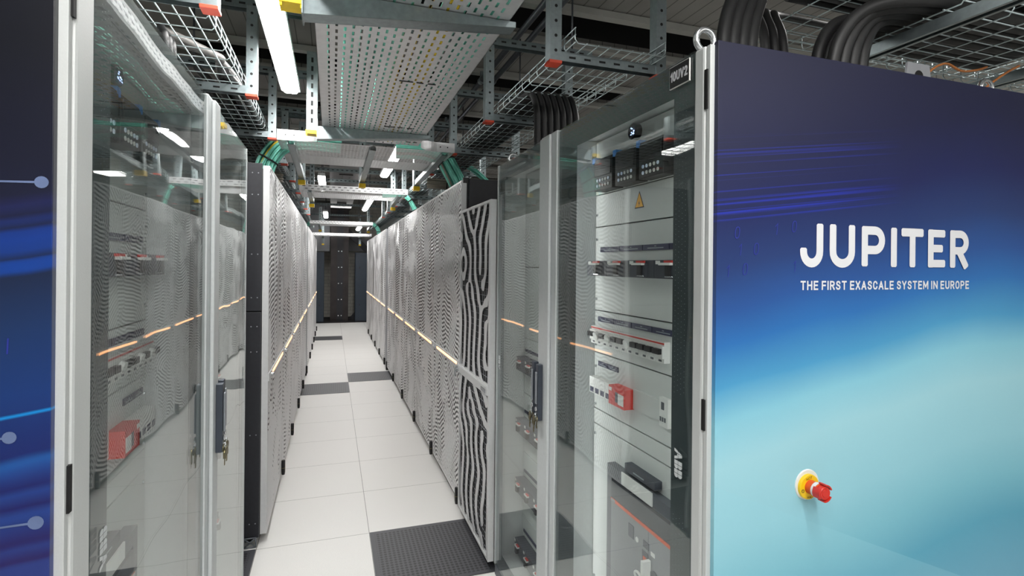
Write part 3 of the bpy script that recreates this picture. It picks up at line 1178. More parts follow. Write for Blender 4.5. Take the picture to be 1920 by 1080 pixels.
    for k in range(4):
        y1 = 1.757 - 0.142 * k
        y0 = y1 - 0.140

        def br(m):
            m.mat('breaker_dark').box(X(D - 0.055), X(D), Y(y0), Y(y1), 1.537, 1.590)
            m.box(X(D - 0.062), X(D - 0.055), Y(y0 + 0.03), Y(y1 - 0.05), 1.541, 1.580)
            m.mat('white_plastic').box(X(D - 0.0565), X(D - 0.055), Y(y1 - 0.030), Y(y1 - 0.008), 1.578, 1.588)
        bo = part('breaker', br, bevel=0.001)

        def lv(m):
            yc = (y0 + y1) / 2 - 0.008
            m.mat('red_plastic').box(X(D - 0.072), X(D - 0.0625), Y(yc - 0.030), Y(yc + 0.008), 1.582, 1.588)
            m.mat('white_plastic').box(X(D - 0.076), X(D - 0.0625), Y(yc - 0.026), Y(yc + 0.028), 1.575, 1.582)
            m.mat('black_part').box(X(D - 0.069), X(D - 0.0625), Y(yc - 0.014), Y(yc + 0.008), 1.545, 1.575)
            m.mat('zinc').box(X(D - 0.066), X(D - 0.0625), Y(yc - 0.024), Y(yc + 0.012), 1.541, 1.545)
        part('lever', lv, bo, bevel=0.0008)
    # row of miniature breakers
    label_strip(1.30, 1.770, 1.368, 1.386, 4)
    yk = 1.790
    for k in range(11):
        w = 0.042
        y1, y0 = yk, yk - w + 0.001
        yk -= w

        def mc(m):
            m.mat('white_plastic').box(X(D - 0.020), X(D), Y(y0), Y(y1), 1.288, 1.350)
            m.box(X(D - 0.026), X(D - 0.020), Y(y0), Y(y1), 1.302, 1.338)
            m.mat('red_plastic').box(X(D - 0.0212), X(D - 0.020), Y(y0), Y(y1), 1.343, 1.3475)
            m.mat('grey_plastic').box(X(D - 0.0208), X(D - 0.020), Y(y0 + .012), Y(y1 - .014), 1.292, 1.298)
        mo = part('miniature_breaker', mc)

        def tg(m):
            if k in (1, 3, 6):
                m.mat('white_plastic').lathe((X(D - 0.026), Y((y0 + y1) / 2), 1.322), (-s, 0, -0.3), [(0, 0.015), (0.012, 0.015)], 16)
            else:
                m.mat('black_part').box(X(D - 0.038), X(D - 0.026), Y(y0 + 0.004), Y(y1 - 0.004), 1.315, 1.331)
        part('toggle', tg, mo)
    # row of white modules with one red device
    label_strip(1.62, 1.765, 1.205, 1.222, 2)
    for k in range(4):
        y1 = 1.780 - 0.039 * k

        def wm(m):
            m.mat('white_plastic').box(X(D - 0.030), X(D), Y(y1 - 0.038), Y(y1), 1.108, 1.166)
            m.mat('navy_label').box(X(D - 0.0308), X(D - 0.030), Y(y1 - 0.032), Y(y1 - 0.006), 1.112, 1.130)
        part('din_module', wm)

    def red(m):
        m.mat('red_plastic').box(X(D - 0.038), X(D), Y(1.520), Y(1.622), 1.104, 1.168)
        m.mat('grey_plastic').box(X(D - 0.0395), X(D - 0.038), Y(1.560), Y(1.576), 1.118, 1.152)
        m.mat('white_plastic').box(X(D - 0.040), X(D - 0.038), Y(1.523), Y(1.558), 1.114, 1.150)
        m.box(X(D - 0.0392), X(D - 0.038), Y(1.600), Y(1.618), 1.150, 1.162)
    part('red_relay', red, bevel=0.002)

    def skt(m):
        m.mat('white_plastic').box(X(D - 0.012), X(D), Y(1.32), Y(1.362), 1.10, 1.185)
        m.mat('grey_plastic').box(X(D - 0.013), X(D - 0.012), Y(1.338), Y(1.352), 1.150, 1.172)
        for q in range(3):
            m.box(X(D - 0.013), X(D - 0.012), Y(1.330 + .011 * q), Y(1.337 + .011 * q), 1.115, 1.128)
    part('socket_module', skt)
    part('blank_strip', lambda m: m.mat('plate_grey').box(X(D - 0.006), X(D), Y(1.364), Y(1.518), 1.108, 1.172))

    # big air circuit breaker low down
    def acb(m):
        y0, y1, z0, z1 = 1.10, 1.64, 0.32, 0.893
        m.mat('grey_plastic')
        m.box(X(D - 0.030), X(D), Y(y1 - 0.03), Y(y1), z0, z1)
        m.box(X(D - 0.030), X(D), Y(y0), Y(y1 - 0.03), z1 - 0.04, z1)
        m.box(X(D - 0.030), X(D), Y(y0), Y(y1 - 0.03), z0, z0 + 0.03)
        m.mat('mid_grey').box(X(D - 0.018), X(D), Y(y0), Y(y1 - 0.03), z0 + 0.03, z1 - 0.04)
        m.mat('breaker_dark').box(X(D - 0.034), X(D - 0.018), Y(y0), Y(1.604), 0.792, 0.846)
    ao = part('air_circuit_breaker', acb)

    def acbf(m):
        m.mat('orange_red').box(X(D - 0.036), X(D - 0.034), Y(1.10), Y(1.604), 0.780, 0.790)
        m.mat('dot_print').box(X(D - 0.0366), X(D - 0.036), Y(1.575), Y(1.600), 0.781, 0.789)
        m.mat('mid_grey').box(X(D - 0.034), X(D - 0.018), Y(1.10), Y(1.604), 0.40, 0.790)
        m.mat('grey_plastic').box(X(D - 0.036), X(D - 0.034), Y(1.46), Y(1.49), 0.715, 0.755)
        m.box(X(D - 0.036), X(D - 0.034), Y(1.46), Y(1.49), 0.40, 0.54)
        m.box(X(D - 0.0345), X(D - 0.034), Y(1.3785), Y(1.3795), 0.40, 0.78)
        m.mat('white_plastic').lathe((X(D - 0.034), Y(1.44), 0.725), (-s, 0, 0), [(0, 0.008), (0.002, 0.008)], 14)
        m.box(X(D - 0.0352), X(D - 0.034), Y(1.345), Y(1.365), 0.715, 0.727)
        m.box(X(D - 0.0352), X(D - 0.034), Y(1.425), Y(1.445), 0.53, 0.545)
        m.mat('grey_plastic').lathe((X(D - 0.034), Y(1.345), 0.655), (-s, 0, 0), [(0, 0.022), (0.004, 0.022)], 20)
        m.mat('orange_red').box(X(D - 0.038), X(D - 0.034), Y(1.386), Y(1.402), 0.655, 0.695)
        m.mat('grey_plastic').box(X(D - 0.036), X(D - 0.034), Y(1.380), Y(1.410), 0.640, 0.710)
        m.box(X(D - 0.036), X(D - 0.034), Y(1.375), Y(1.405), 0.722, 0.742)
        m.mat('cap_yellow').box(X(D - 0.036), X(D - 0.034), Y(1.38), Y(1.402), 0.475, 0.485)
    part('breaker_face', acbf, ao)

    def knb(m):
        m.mat('white_plastic').box(X(D - 0.064), X(D - 0.036), Y(1.362), Y(1.374), 0.60, 0.70)
        m.box(X(D - 0.050), X(D - 0.036), Y(1.375), Y(1.428), 0.52, 0.60)
        ring = [(X(D - 0.05), Y(1.41) + 0.017 * math.cos(a), 0.632 + 0.011 * math.sin(a)) for a in [2 * PI * q / 20 for q in range(20)]]
        m.tube(ring, 0.004, 8, closed=True)
        m.mat('mid_grey')
        m.box(X(D - 0.051), X(D - 0.050), Y(1.400), Y(1.402), 0.525, 0.595)
        m.box(X(D - 0.051), X(D - 0.050), Y(1.38), Y(1.424), 0.560, 0.562)
    part('padlock_flap', knb, ao, bevel=0.002)

    def nametag(m):
        m.mat('breaker_dark').box(X(D - 0.026), X(D), Y(1.362), Y(1.532), 0.905, 0.930)
        m.mat('dot_print').box(X(D - 0.027), X(D - 0.026), Y(1.42), Y(1.48), 0.914, 0.918)
        m.mat('white_plastic').box(X(D - 0.034), X(D - 0.030), Y(1.365), Y(1.540), 0.858, 0.898)
    part('name_holder', nametag)

    # section 2 behind the second door
    b = MB()
    ya, yb = y2 + 0.03, yf - 0.03
    for z0, z1 in ((0.10, 0.30), (0.304, 0.62), (0.624, 0.92), (0.924, 1.20), (1.204, 1.56), (1.564, 2.035)):
        b.box(xp, X(D + 0.012), ya, yb, z0, z1)
    b.build('mounting_plate', 'plate_grey', t, 0.0015)
    for zc in (1.085, 0.775, 0.475, 0.170):
        def mrow(m):
            m.mat('breaker_dark').box(X(D - 0.05), X(D), ya + 0.02, yb - 0.02, zc - 0.038, zc + 0.028)
            m.mat('navy_label').box(X(D - 0.004), X(D), ya + 0.02, yb - 0.02, zc + 0.050, zc + 0.064)
        ro = part('breaker_row', mrow, bevel=0.001)

        def mlev(m):
            n = 4
            for q in range(n):
                yc = ya + 0.07 + (yb - ya - 0.14) * q / (n - 1)
                m.mat('white_plastic').box(X(D - 0.062), X(D - 0.05), yc - 0.020, yc + 0.020, zc + 0.003, zc + 0.010)
                m.box(X(D - 0.051), X(D - 0.05), yc + 0.036, yc + 0.052, zc + 0.012, zc + 0.024)
                m.mat('red_plastic').box(X(D - 0.059), X(D - 0.05), yc - 0.020, yc + 0.008, zc + 0.0102, zc + 0.0145)
                m.mat('black_part').box(X(D - 0.064), X(D - 0.05), yc - 0.010, yc + 0.010, zc - 0.026, zc + 0.002)
        part('lever', mlev, ro)
    return t, panel, d1, d2


cabR, panelR, dR1, dR2 = cabinet(1, CR, (1.000, 1.051, 1.845, 1.985, 2.010, 2.600),
                                 'grey switchgear cabinet with glass doors and bright blue end panel, right side', 'blue_artwork')
cabL, panelL, dL1, dL2 = cabinet(-1, CL, (0.944, 1.024, 1.822, 1.955, 1.975, 2.620),
                                 'grey switchgear cabinet with glass doors and dark navy end panel, left side', 'navy_artwork')

# identification plate on the right glass door
b = MB().mat('white_plastic')
b.box(CR - 0.0042, CR - 0.0005, 1.062, 1.140, 2.012, 2.066)
b.mat('black_part').box(CR - 0.0048, CR - 0.0042, 1.0635, 1.1385, 2.0135, 2.0645)
PLATE = b.build('name_plate', None, dR1)

# big lettering on the blue panel: strokes with rounded corners
PY = 1.000 - 0.0148
LIFT = 0.0


def stroke(mb, pts, w, r=0.0035):
    """flat ribbon along a 2-D polyline with softly rounded ends"""
    P = [Vector((p[0], p[1])) for p in pts]
    L, R = [], []
    for i, p in enumerate(P):
        if i == 0: t = (P[1] - P[0]).normalized()
        elif i == len(P) - 1: t = (P[-1] - P[-2]).normalized()
        else:
            t1 = (P[i] - P[i - 1]).normalized(); t2 = (P[i + 1] - P[i]).normalized()
            t = (t1 + t2).normalized()
            c = max(t.dot(t1), 0.5)
            n = Vector((-t.y, t.x)) * (w / 2 / c)
            L.append(p + n); R.append(p - n)
            continue
        n = Vector((-t.y, t.x)) * (w / 2)
        d = -t if i == 0 else t
        q = [p + n, p - n]
        # chamfered end
        a = p + n; b_ = p - n
        if i == 0:
            L += [p + n * (1 - 2 * r / w), a - d * r]
            R += [p - n * (1 - 2 * r / w), b_ - d * r]
        else:
            L += [a - d * r, p + n * (1 - 2 * r / w)]
            R += [b_ - d * r, p - n * (1 - 2 * r / w)]
    global LIFT
    LIFT += 0.00012                          # each stroke is a film of its own, laid over the one before
    vs = [(u.x, PY - LIFT, u.y) for u in L] + [(u.x, PY - LIFT, u.y) for u in R]
    n = len(L)
    mb.add(vs, [(i, n + i, n + i + 1, i + 1) for i in range(n - 1)], False)


def arc(cx, cz, rx, rz, a0, a1, n=14):
    return [(cx + rx * math.cos(a0 + (a1 - a0) * k / n), cz + rz * math.sin(a0 + (a1 - a0) * k / n)) for k in range(n + 1)]


GLY = {
    'T': (.58, [[(0, 1), (.58, 1)], [(.29, 1), (.29, 0)]]), 'H': (.60, [[(0, 0), (0, 1)], [(.6, 0), (.6, 1)], [(0, .52), (.6, .52)]]),
    'E': (.50, [[(.5, 1), (0, 1), (0, 0), (.5, 0)], [(0, .52), (.44, .52)]]), 'F': (.48, [[(.48, 1), (0, 1), (0, 0)], [(0, .5), (.43, .5)]]),
    'I': (.0, [[(0, 0), (0, 1)]]), 'L': (.46, [[(0, 1), (0, 0), (.46, 0)]]),
    'R': (.56, [[(0, 0), (0, 1), (.32, 1), (.50, .92), (.55, .75), (.50, .57), (.32, .48), (0, .48)], [(.30, .48), (.56, 0)]]),
    'P': (.56, [[(0, 0), (0, 1), (.34, 1), (.50, .92), (.56, .74), (.50, .55), (.34, .46), (0, .46)]]),
    'S': (.52, [[(.50, .80), (.44, .95), (.26, 1.0), (.09, .95), (.02, .77), (.09, .60), (.26, .52), (.44, .43), (.52, .25), (.44, .06), (.26, 0), (.08, .05), (.0, .20)]]),
    'X': (.56, [[(0, 0), (.56, 1)], [(0, 1), (.56, 0)]]), 'A': (.62, [[(0, 0), (.31, .97)], [(.31, .97), (.62, 0)], [(.11, .30), (.51, .30)]]),
    'C': (.54, [[(.54, .74), (.46, .93), (.28, 1), (.10, .93), (.01, .72), (.0, .5), (.01, .28), (.10, .07), (.28, 0), (.46, .07), (.54, .26)]]),
    'Y': (.58, [[(0, 1), (.29, .45)], [(.29, .45), (.58, 1)], [(.29, .45), (.29, 0)]]), 'M': (.74, [[(0, 0), (0, 1)], [(.02, .97), (.37, .25)], [(.37, .25), (.72, .97)], [(.74, 1), (.74, 0)]]),
    'N': (.60, [[(0, 0), (0, 1)], [(.02, .96), (.58, .04)], [(.6, 0), (.6, 1)]]), 'U': (.58, [[(0, 1), (0, .28), (.08, .07), (.29, 0), (.50, .07), (.58, .28), (.58, 1)]]),
    'O': (.58, [[(.29, 1), (.10, .93), (.01, .72), (0, .5), (.01, .28), (.10, .07), (.29, 0), (.48, .07), (.57, .28), (.58, .5), (.57, .72), (.48, .93), (.285, 1)]]),
    'V': (.60, [[(0, 1), (.30, .02)], [(.30, .02), (.60, 1)]]), '1': (.22, [[(0, .72), (.22, .97), (.22, 0)]]),
    '0': (.50, [[(.25, 1), (.08, .93), (.0, .70), (0, .3), (.08, .07), (.25, 0), (.42, .07), (.5, .3), (.5, .70), (.42, .93), (.245, 1)]]),
    '2': (.50, [[(0, .76), (.08, .94), (.25, 1), (.43, .93), (.49, .74), (.42, .53), (.03, .03), (.03, 0), (.5, 0)]]),
}


def stroke_text(mb, text, fn, w, h, wt=0.17, gap=0.20, space=0.34):
    """bold sans capitals drawn as strokes, fitted to w x h; fn(u, v, lift) -> point"""
    tot = 0
    for ch in text:
        tot += space if ch == ' ' else GLY[ch][0] + wt + gap
    tot -= gap
    k = w / tot
    hh = h * (1 - wt)
    pen = wt / 2
    n = 0
    for ch in text:
        if ch == ' ':
            pen += space
            continue
        gw, lines = GLY[ch]
        for ln in lines:
            P = [Vector(((pen + u) * k, h * wt / 2 + v * hh)) for u, v in ln]
            P[0] = P[0] - (P[1] - P[0]).normalized() * h * wt * 0.48
            P[-1] = P[-1] + (P[-1] - P[-2]).normalized() * h * wt * 0.48
            half = h * wt / 2
            n += 1
            L, R = [], []
            for i, p in enumerate(P):
                t1 = (P[i] - P[i - 1]).normalized() if i else (P[1] - P[0]).normalized()
                t2 = (P[i + 1] - P[i]).normalized() if i < len(P) - 1 else t1
                t = (t1 + t2)
                t = t.normalized() if t.length > 1e-4 else t1
                c = max(t.dot(t1), 0.45)
                q = Vector((-t.y, t.x)) * (half / c)
                L.append(p + q); R.append(p - q)
            lift = 0.00005 * (n % 4)
            m = len(L)
            vs = [fn(a.x, a.y, lift + 0.00004 * q / m) for q, a in enumerate(L)] + [fn(a.x, a.y, lift + 0.00004 * q / m) for q, a in enumerate(R)]
            mb.add(vs, [(i, m + i, m + i + 1, i + 1) for i in range(m - 1)], False)
        pen += gw + wt + gap


b = MB().mat('letter_white')
stroke_text(b, '10UV2', lambda u, v, l: (CR - 0.0052 - l, 1.134 - u, 2.0275 + v), 0.066, 0.024, 0.20, 0.16)
b.build('lettering', None, PLATE)
b = MB().mat('letter_white')
Z0, Z1 = 1.5735, 1.6785
W = 0.0212


def xs(zx):
    """position of a letter edge along the panel (table measured from the lettering)"""
    tab = [(95, 1.0563), (325, 1.1285), (390, 1.1491), (645, 1.2323), (712, 1.2546), (950, 1.3349), (1008, 1.3549), (1075, 1.3780), (1118, 1.3930),
           (1348, 1.4744), (1395, 1.4913), (1575, 1.5569), (1625, 1.5753), (1830, 1.6520)]
    for (a, va), (c, vc) in zip(tab[:-1], tab[1:]):
        if a <= zx <= c:
            return va + (vc - va) * (zx - a) / (c - a)
    return tab[0][1] if zx < 95 else tab[-1][1]


h2 = W / 2
# J
xa, xb = xs(95) + h2, xs(325) - h2
rx = (xb - xa) / 2
stroke(b, [(xb, Z1), (xb, Z0 + h2 + 0.030)] + arc((xa + xb) / 2, Z0 + h2 + 0.027, rx, 0.028, 0, -PI)[1:] + [(xa, Z0 + 0.046)], W)
# U
xa, xb = xs(390) + h2, xs(645) - h2
stroke(b, [(xa, Z1), (xa, Z0 + h2 + 0.032)] + arc((xa + xb) / 2, Z0 + h2 + 0.028, (xb - xa) / 2, 0.029, PI, 2 * PI)[1:] + [(xb, Z1)], W)
# P
xa, xb = xs(712) + h2, xs(950) - h2
stroke(b, [(xa, Z0 + 0.003), (xa, Z1 - 0.001)], W)
zc = Z1 - h2 - 0.0245
stroke(b, [(xa, Z1 - h2 - 0.001)] + arc(xb - 0.024, zc - 0.001, 0.024, 0.0245, PI / 2, -PI / 2) + [(xa, zc - 0.0255)], W)
# I
xa = (xs(1008) + xs(1075)) / 2
stroke(b, [(xa, Z0 + 0.002), (xa, Z1 - 0.002)], W)
# T
xa, xb = xs(1118), xs(1348)
stroke(b, [(xa, Z1 - h2 - 0.002), (xb, Z1 - h2 - 0.002)], W)
stroke(b, [((xa + xb) / 2, Z0 + 0.002), ((xa + xb) / 2, Z1 - h2 - 0.004)], W)
# E
xa, xb = xs(1395), xs(1575)
stroke(b, [(xa + h2, Z0 + 0.002), (xa + h2, Z1 - 0.002)], W)
for zz, xe in ((Z1 - h2 - 0.002, xb), ((Z0 + Z1) / 2, xb - 0.009), (Z0 + h2 + 0.002, xb)):
    stroke(b, [(xa + h2, zz), (xe, zz)], W * 0.94)
# R
xa, xb = xs(1625), xs(1830)
stroke(b, [(xa + h2, Z0 + 0.002), (xa + h2, Z1 - 0.002)], W)
zc = Z1 - h2 - 0.024
xr = xb - h2 - 0.002
stroke(b, [(xa + h2, Z1 - h2 - 0.002)] + arc(xr - 0.024, zc, 0.024, 0.0225, PI / 2, -PI / 2) + [(xa + h2, zc - 0.0225)], W * .96)
stroke(b, [(xa + 0.034, zc - 0.022), (xb - h2, Z0 + 0.002)], W)
stroke_text(b, 'THE FIRST EXASCALE SYSTEM IN EUROPE', lambda u, v, l: (1.0585 + u, PY - 0.0002 - l, 1.5180 + v), 0.5955, 0.0222, 0.185)
b.build('lettering', None, panelR)
for ch, x, z in (('0', .870, 1.650), ('1', .881, 1.612), ('0', .924, 1.614), ('1', .985, 1.662), ('0', 1.036, 1.669), ('1', .847, 1.563), ('0', .893, 1.567), ('1', 1.040, 1.575)):
    b = MB().mat('digit_blue')
    stroke_text(b, ch, lambda u, v, l, x=x, z=z: (x - 0.006 + u + v * 0.12, PY - l, z - 0.014 + v), 0.013 if ch == '0' else 0.007, 0.028, 0.07)
    b.build('printed_digit', None, panelR)
# emergency stop button
EX, EZ, EY = 1.084, 1.052, 0.986
b = MB().mat('white_plastic')
b.lathe((EX, EY, EZ), (0, -1, 0), [(0, 0.0365), (0.002, 0.036), (0.003, 0.0345)], 40)
es = b.build('emergency_stop', None, panelR)
b = MB().mat('cap_yellow')
b.lathe((EX - 0.001, EY - 0.003, EZ - 0.003), (0, -1, 0), [(0, 0.0295), (0.006, 0.0295), (0.007, 0.028)], 40)
b.mat('black_part')
put_text(b, 'NOT', lambda u, v: (EX - 0.012 + u, EY - 0.0104, EZ + 0.015 + v + (u - .009) * .25), 0.018, 0.006)
put_text(b, 'HALT', lambda u, v: (EX - 0.008 + u, EY - 0.0104, EZ - 0.030 + v), 0.018, 0.006)
ring = [(EX - 0.022 + 0.0035 * math.cos(a), EY - 0.0104, EZ - 0.010 + 0.0035 * math.sin(a)) for a in [2 * PI * q / 16 for q in range(16)]]
b.tube(ring, 0.0006, 5, closed=True)
b.build('yellow_ring', None, es)
b = MB().mat('orange_red')
b.lathe((EX, EY - 0.010, EZ - 0.002), (0, -1, 0), [(0, 0.0165), (0.028, 0.0165)], 32)
b.mat('letter_white').lathe((EX, EY - 0.026, EZ - 0.002), (0, -1, 0), [(0, 0.0172), (0.009, 0.0172)], 32)
b.build('collar', None, es)
b = MB().mat('red_plastic')
b.lathe((EX, EY - 0.038, EZ - 0.002), (0, -1, 0), [(0, 0.0145), (0.004, 0.0155), (0.012, 0.0155), (0.014, 0.014), (0.0135, 0.009), (0.0145, 0.0085), (0.0145, 0.001)], 32)
for a0 in (0.35, 2.45, 4.55):
    outer = [(a0 + 1.25 * k / 8) for k in range(9)]
    for i in range(8):
        for (r0, r1) in ((0.0175, 0.0205),):
            p = []
            for yy in (EY - 0.034, EY - 0.053):
                for r in (r0, r1):
                    for a in (outer[i], outer[i + 1]):
                        p.append((EX + r * math.cos(a), yy, EZ - 0.002 + r * math.sin(a)))
            b.add(p, [(0, 1, 3, 2), (4, 6, 7, 5), (2, 3, 7, 6), (0, 4, 5, 1), (0, 2, 6, 4), (1, 5, 7, 3)], False)
b.build('push_head', None, es)
# printed comets on the navy panel
PL = 0.944 - 0.0146


def comet(x, z, r, x0):
    n = 16
    b = MB().mat('comet_blue')
    b.add([(x + r * math.cos(2 * PI * k / n), PL, z + r * math.sin(2 * PI * k / n)) for k in range(n)], [tuple(range(n))], False)
    b.quad((x, PL - .0001, z + .0016), (x0, PL - .0001, z - .0012), (x0, PL - .0001, z - .0036), (x, PL - .0001, z - .0016))
    b.build('printed_comet', None, panelL)


comet(-0.391, 1.682, 0.0085, -0.47)
comet(-0.425, 1.323, 0.0085, -0.47)
comet(-0.394, 1.200, 0.0095, -0.47)
b = MB().mat('digit_blue')
b.quad((-.4292, PL, 1.440), (-.4272, PL, 1.440), (-.4262, PL, 1.462), (-.4282, PL, 1.462))
b.build('printed_digit', None, panelL)


# ------------------------------------------------------------------ key bunches hanging from the handle locks
def keys(loc, s, label):
    x, y, z = loc
    t = thing('key_bunch', label, 'keys', (x, y, z - 0.06), 'key bunches on the cabinet handles')
    b = MB()
    ring = [(x, y + 0.011 * math.cos(a), z - 0.012 + 0.011 * math.sin(a)) for a in [2 * PI * q / 20 for q in range(20)]]
    b.tube(ring, 0.0012, 6, closed=True)
    b.build('ring', 'zinc', t)
    for dx, dy, dz, ln in ((0.004, -0.009, -0.020, .030), (-0.003, 0.004, -0.034, .034), (0.002, 0.014, -0.026, .03), (-0.005, -0.002, -0.016, .028)):
        b = MB()
        b.lathe((x + dx - 0.0012, y + dy, z + dz), (1, 0.25 * dy * 60, 0), [(0, 0.0115), (0.0024, 0.0115)], 16)
        b.box(x + dx - 0.001, x + dx + 0.001, y + dy - 0.003, y + dy + 0.003, z + dz - 0.011 - ln * .8, z + dz - 0.009)
        b.box(x + dx - 0.001, x + dx + 0.001, y + dy + 0.003, y + dy + 0.006, z + dz - 0.009 - ln * .8, z + dz - 0.020)
        b.build('key', 'key_brass', t)
    b = MB().lathe((x + s * 0.012, y, z), (-s, 0, 0), [(0, 0.004), (0.012, 0.004)], 10)
    b.build('lock_key', 'zinc', t)
    return t


keys((CR - 0.043, 1.985 - 0.038, 0.992), 1, 'brass keys on the nearer handle of the right glass cabinet')
keys((CR - 0.035, 1.985 + 0.026, 0.992), 1, 'brass keys on the farther handle of the right glass cabinet')
keys((CL + 0.043, 1.955 - 0.038, 0.992), -1, 'brass keys on the nearer handle of the left glass cabinet')
keys((CL + 0.035, 1.955 + 0.026, 0.992), -1, 'brass keys on the farther handle of the left glass cabinet')

# ================================================================== OVERHEAD: wire trays, hangers, rails
RZ = 2.80                                   # underside of the cross rails


def wire_tray(name, label, x0, x1, y0, y1, z, h=0.055, r=0.0024, alongx=False, px=0.05, py=0.1):
    b = MB()
    if alongx:
        def P(a, c, zz): return (c, a, zz)
    else:
        def P(a, c, zz): return (a, c, zz)
    n = max(1, round((x1 - x0) / px))
    for i in range(n + 1):
        a = x0 + (x1 - x0) * i / n
        b.tube([P(a, y0, z), P(a, y1, z)], r, 6)
    for a in (x0, x1):
        for zz in (z + h * 0.5, z + h):
            b.tube([P(a, y0, zz), P(a, y1, zz)], r, 6)
    c = y0 + 0.005
    while c <= y1:
        pts = [P(x0, c, z + h), P(x0, c, z + 0.012), P(x0 + 0.012, c, z + 0.002 - r * 2), P(x1 - 0.012, c, z + 0.002 - r * 2), P(x1, c, z + 0.012), P(x1, c, z + h)]
        b.tube(pts, r, 6)
        c += py
    o = b.build(name, 'wire')
    return tag(o, label, 'cable tray')


LT0, LT1 = -0.86, -0.412
RT0, RT1 = 0.872, 1.272
TZ = 2.425
wire_tray('wire_basket_tray', 'zinc wire basket tray running above the left rack row', LT0, LT1, 0.5, 13.6, TZ)
wire_tray('wire_basket_tray', 'zinc wire basket tray running above the right rack row', RT0, RT1, 1.85, 13.6, TZ)
wire_tray('wire_basket_tray', 'upper zinc wire tray over the blue panel, running off to the right', 1.14, 1.76, 1.58, 4.2, 2.50, 0.06, 0.0024, True, 0.062)
wire_tray('wire_basket_tray', 'large zinc wire tray low over the blue panel, carrying bent black cables', 0.98, 1.42, 1.62, 4.2, 2.30, 0.06, 0.0024, True, 0.055)


def uprofile(b, x, y, z0, z1, w=0.048, d=0.05, th=0.004, face=-1):
    """U-shaped post: web towards the viewer (y-), flanges going back"""
    b.box(x - w / 2, x + w / 2, y, y + th, z0, z1)
    b.box(x - w / 2, x - w / 2 + th, y + th, y + d, z0, z1)
    b.box(x + w / 2 - th, x + w / 2, y + th, y + d, z0, z1)


def holes(b, x, y, z0, z1, r=0.0065, step=0.058, slot=0.0):
    b.mat('black_gap')
    z = z0 + 0.04
    while z < z1 - 0.02:
        if slot:
            b.box(x - r, x + r, y - 0.0006, y, z - slot / 2, z + slot / 2)
        else:
            b.lathe((x, y, z), (0, -1, 0), [(0, r), (0.0006, r)], 10)
        z += step


HZ = 2.375


def hanger(y, x_in, x_out, label, grp, s):
    t = thing('tray_hanger', label, 'hanger', ((x_in + x_out) / 2, y, HZ), grp)
    for x in (x_in, x_out):
        b = MB().mat('galv')
        uprofile(b, x, y, HZ, RZ - 0.002)
        holes(b, x, y, HZ, RZ)
        po = b.build('post', None, t)
        c = MB().box(x - 0.0265, x + 0.0265, y - 0.0025, y + 0.053, HZ - 0.010, HZ + 0.002)
        c.build('end_cap', 'cap_red', po, 0.0015)
    b = MB().mat('galv')
    xa, xb = min(x_in, x_out) + 0.024, max(x_in, x_out) - 0.024
    b.box(xa, xb, y + 0.006, y + 0.046, HZ + 0.038, HZ + 0.041)
    b.box(xa, xb, y + 0.006, y + 0.009, HZ + 0.004, HZ + 0.038)
    b.box(xa, xb, y + 0.043, y + 0.046, HZ + 0.004, HZ + 0.038)
    for k in range(6):
        q = xa + 0.05 + k * (xb - xa - .1) / 5
        b.mat('black_gap').box(q - 0.014, q + 0.014, y + 0.0052, y + 0.006, HZ + 0.017, HZ + 0.025)
    b.build('arm', None, t)
    return t


NTH = ['first', 'second', 'third', 'fourth', 'fifth', 'sixth', 'seventh', 'eighth', 'ninth', 'tenth', 'eleventh', 'twelfth']
hR = hL = None
for k in range(9):
    y = 1.925 + 0.925 * k
    lab = 'galvanised hanger with red caps on the right wire tray, %s from the camera' % NTH[k]
    if hR is None:
        hR = hanger(y, 0.822, 1.302, lab, 'red-capped tray hangers', 1)
    else:
        copy_tree(hR, (hR.location.x, y, HZ), 0, lab)
for k in range(10):
    y = 0.96 + 0.925 * k
    lab = 'galvanised hanger with red caps on the left wire tray, %s from the camera' % NTH[k]
    if hL is None:
        hL = hanger(y, -0.372, -0.895, lab, 'red-capped tray hangers', -1)
    else:
        copy_tree(hL, (hL.location.x, y, HZ), 0, lab)


def strut(y, x0, x1, z=RZ, label=None):
    t = thing('strut_rail', label, 'rail', ((x0 + x1) / 2, y, z), 'galvanised cross rails under the ceiling')
    b = MB().mat('galv_dull')
    b.box(x0, x1, y - 0.002, y + 0.002, z, z + 0.042)
    b.box(x0, x1, y + 0.046, y + 0.050, z, z + 0.042)
    b.box(x0, x1, y + 0.002, y + 0.046, z + 0.038, z + 0.042)
    b.mat('black_gap')
    x = x0 + 0.05
    while x < x1 - 0.05:
        b.box(x - 0.014, x + 0.014, y - 0.0027, y - 0.002, z + 0.016, z + 0.026)
        x += 0.06
    b.build('channel', None, t)
    for x in (x0 + 0.12, x1 - 0.12):
        MB().mat('conduit').tube([(x, y + 0.024, z + 0.02), (x, y + 0.024, 3.30)], 0.006, 8).build('threaded_rod', None, t)
    return t


for k in range(9):
    strut(1.925 + 0.925 * k - 0.001, -0.95, 1.45, RZ, 'galvanised cross rail above the trays, %s from the camera' % NTH[k])

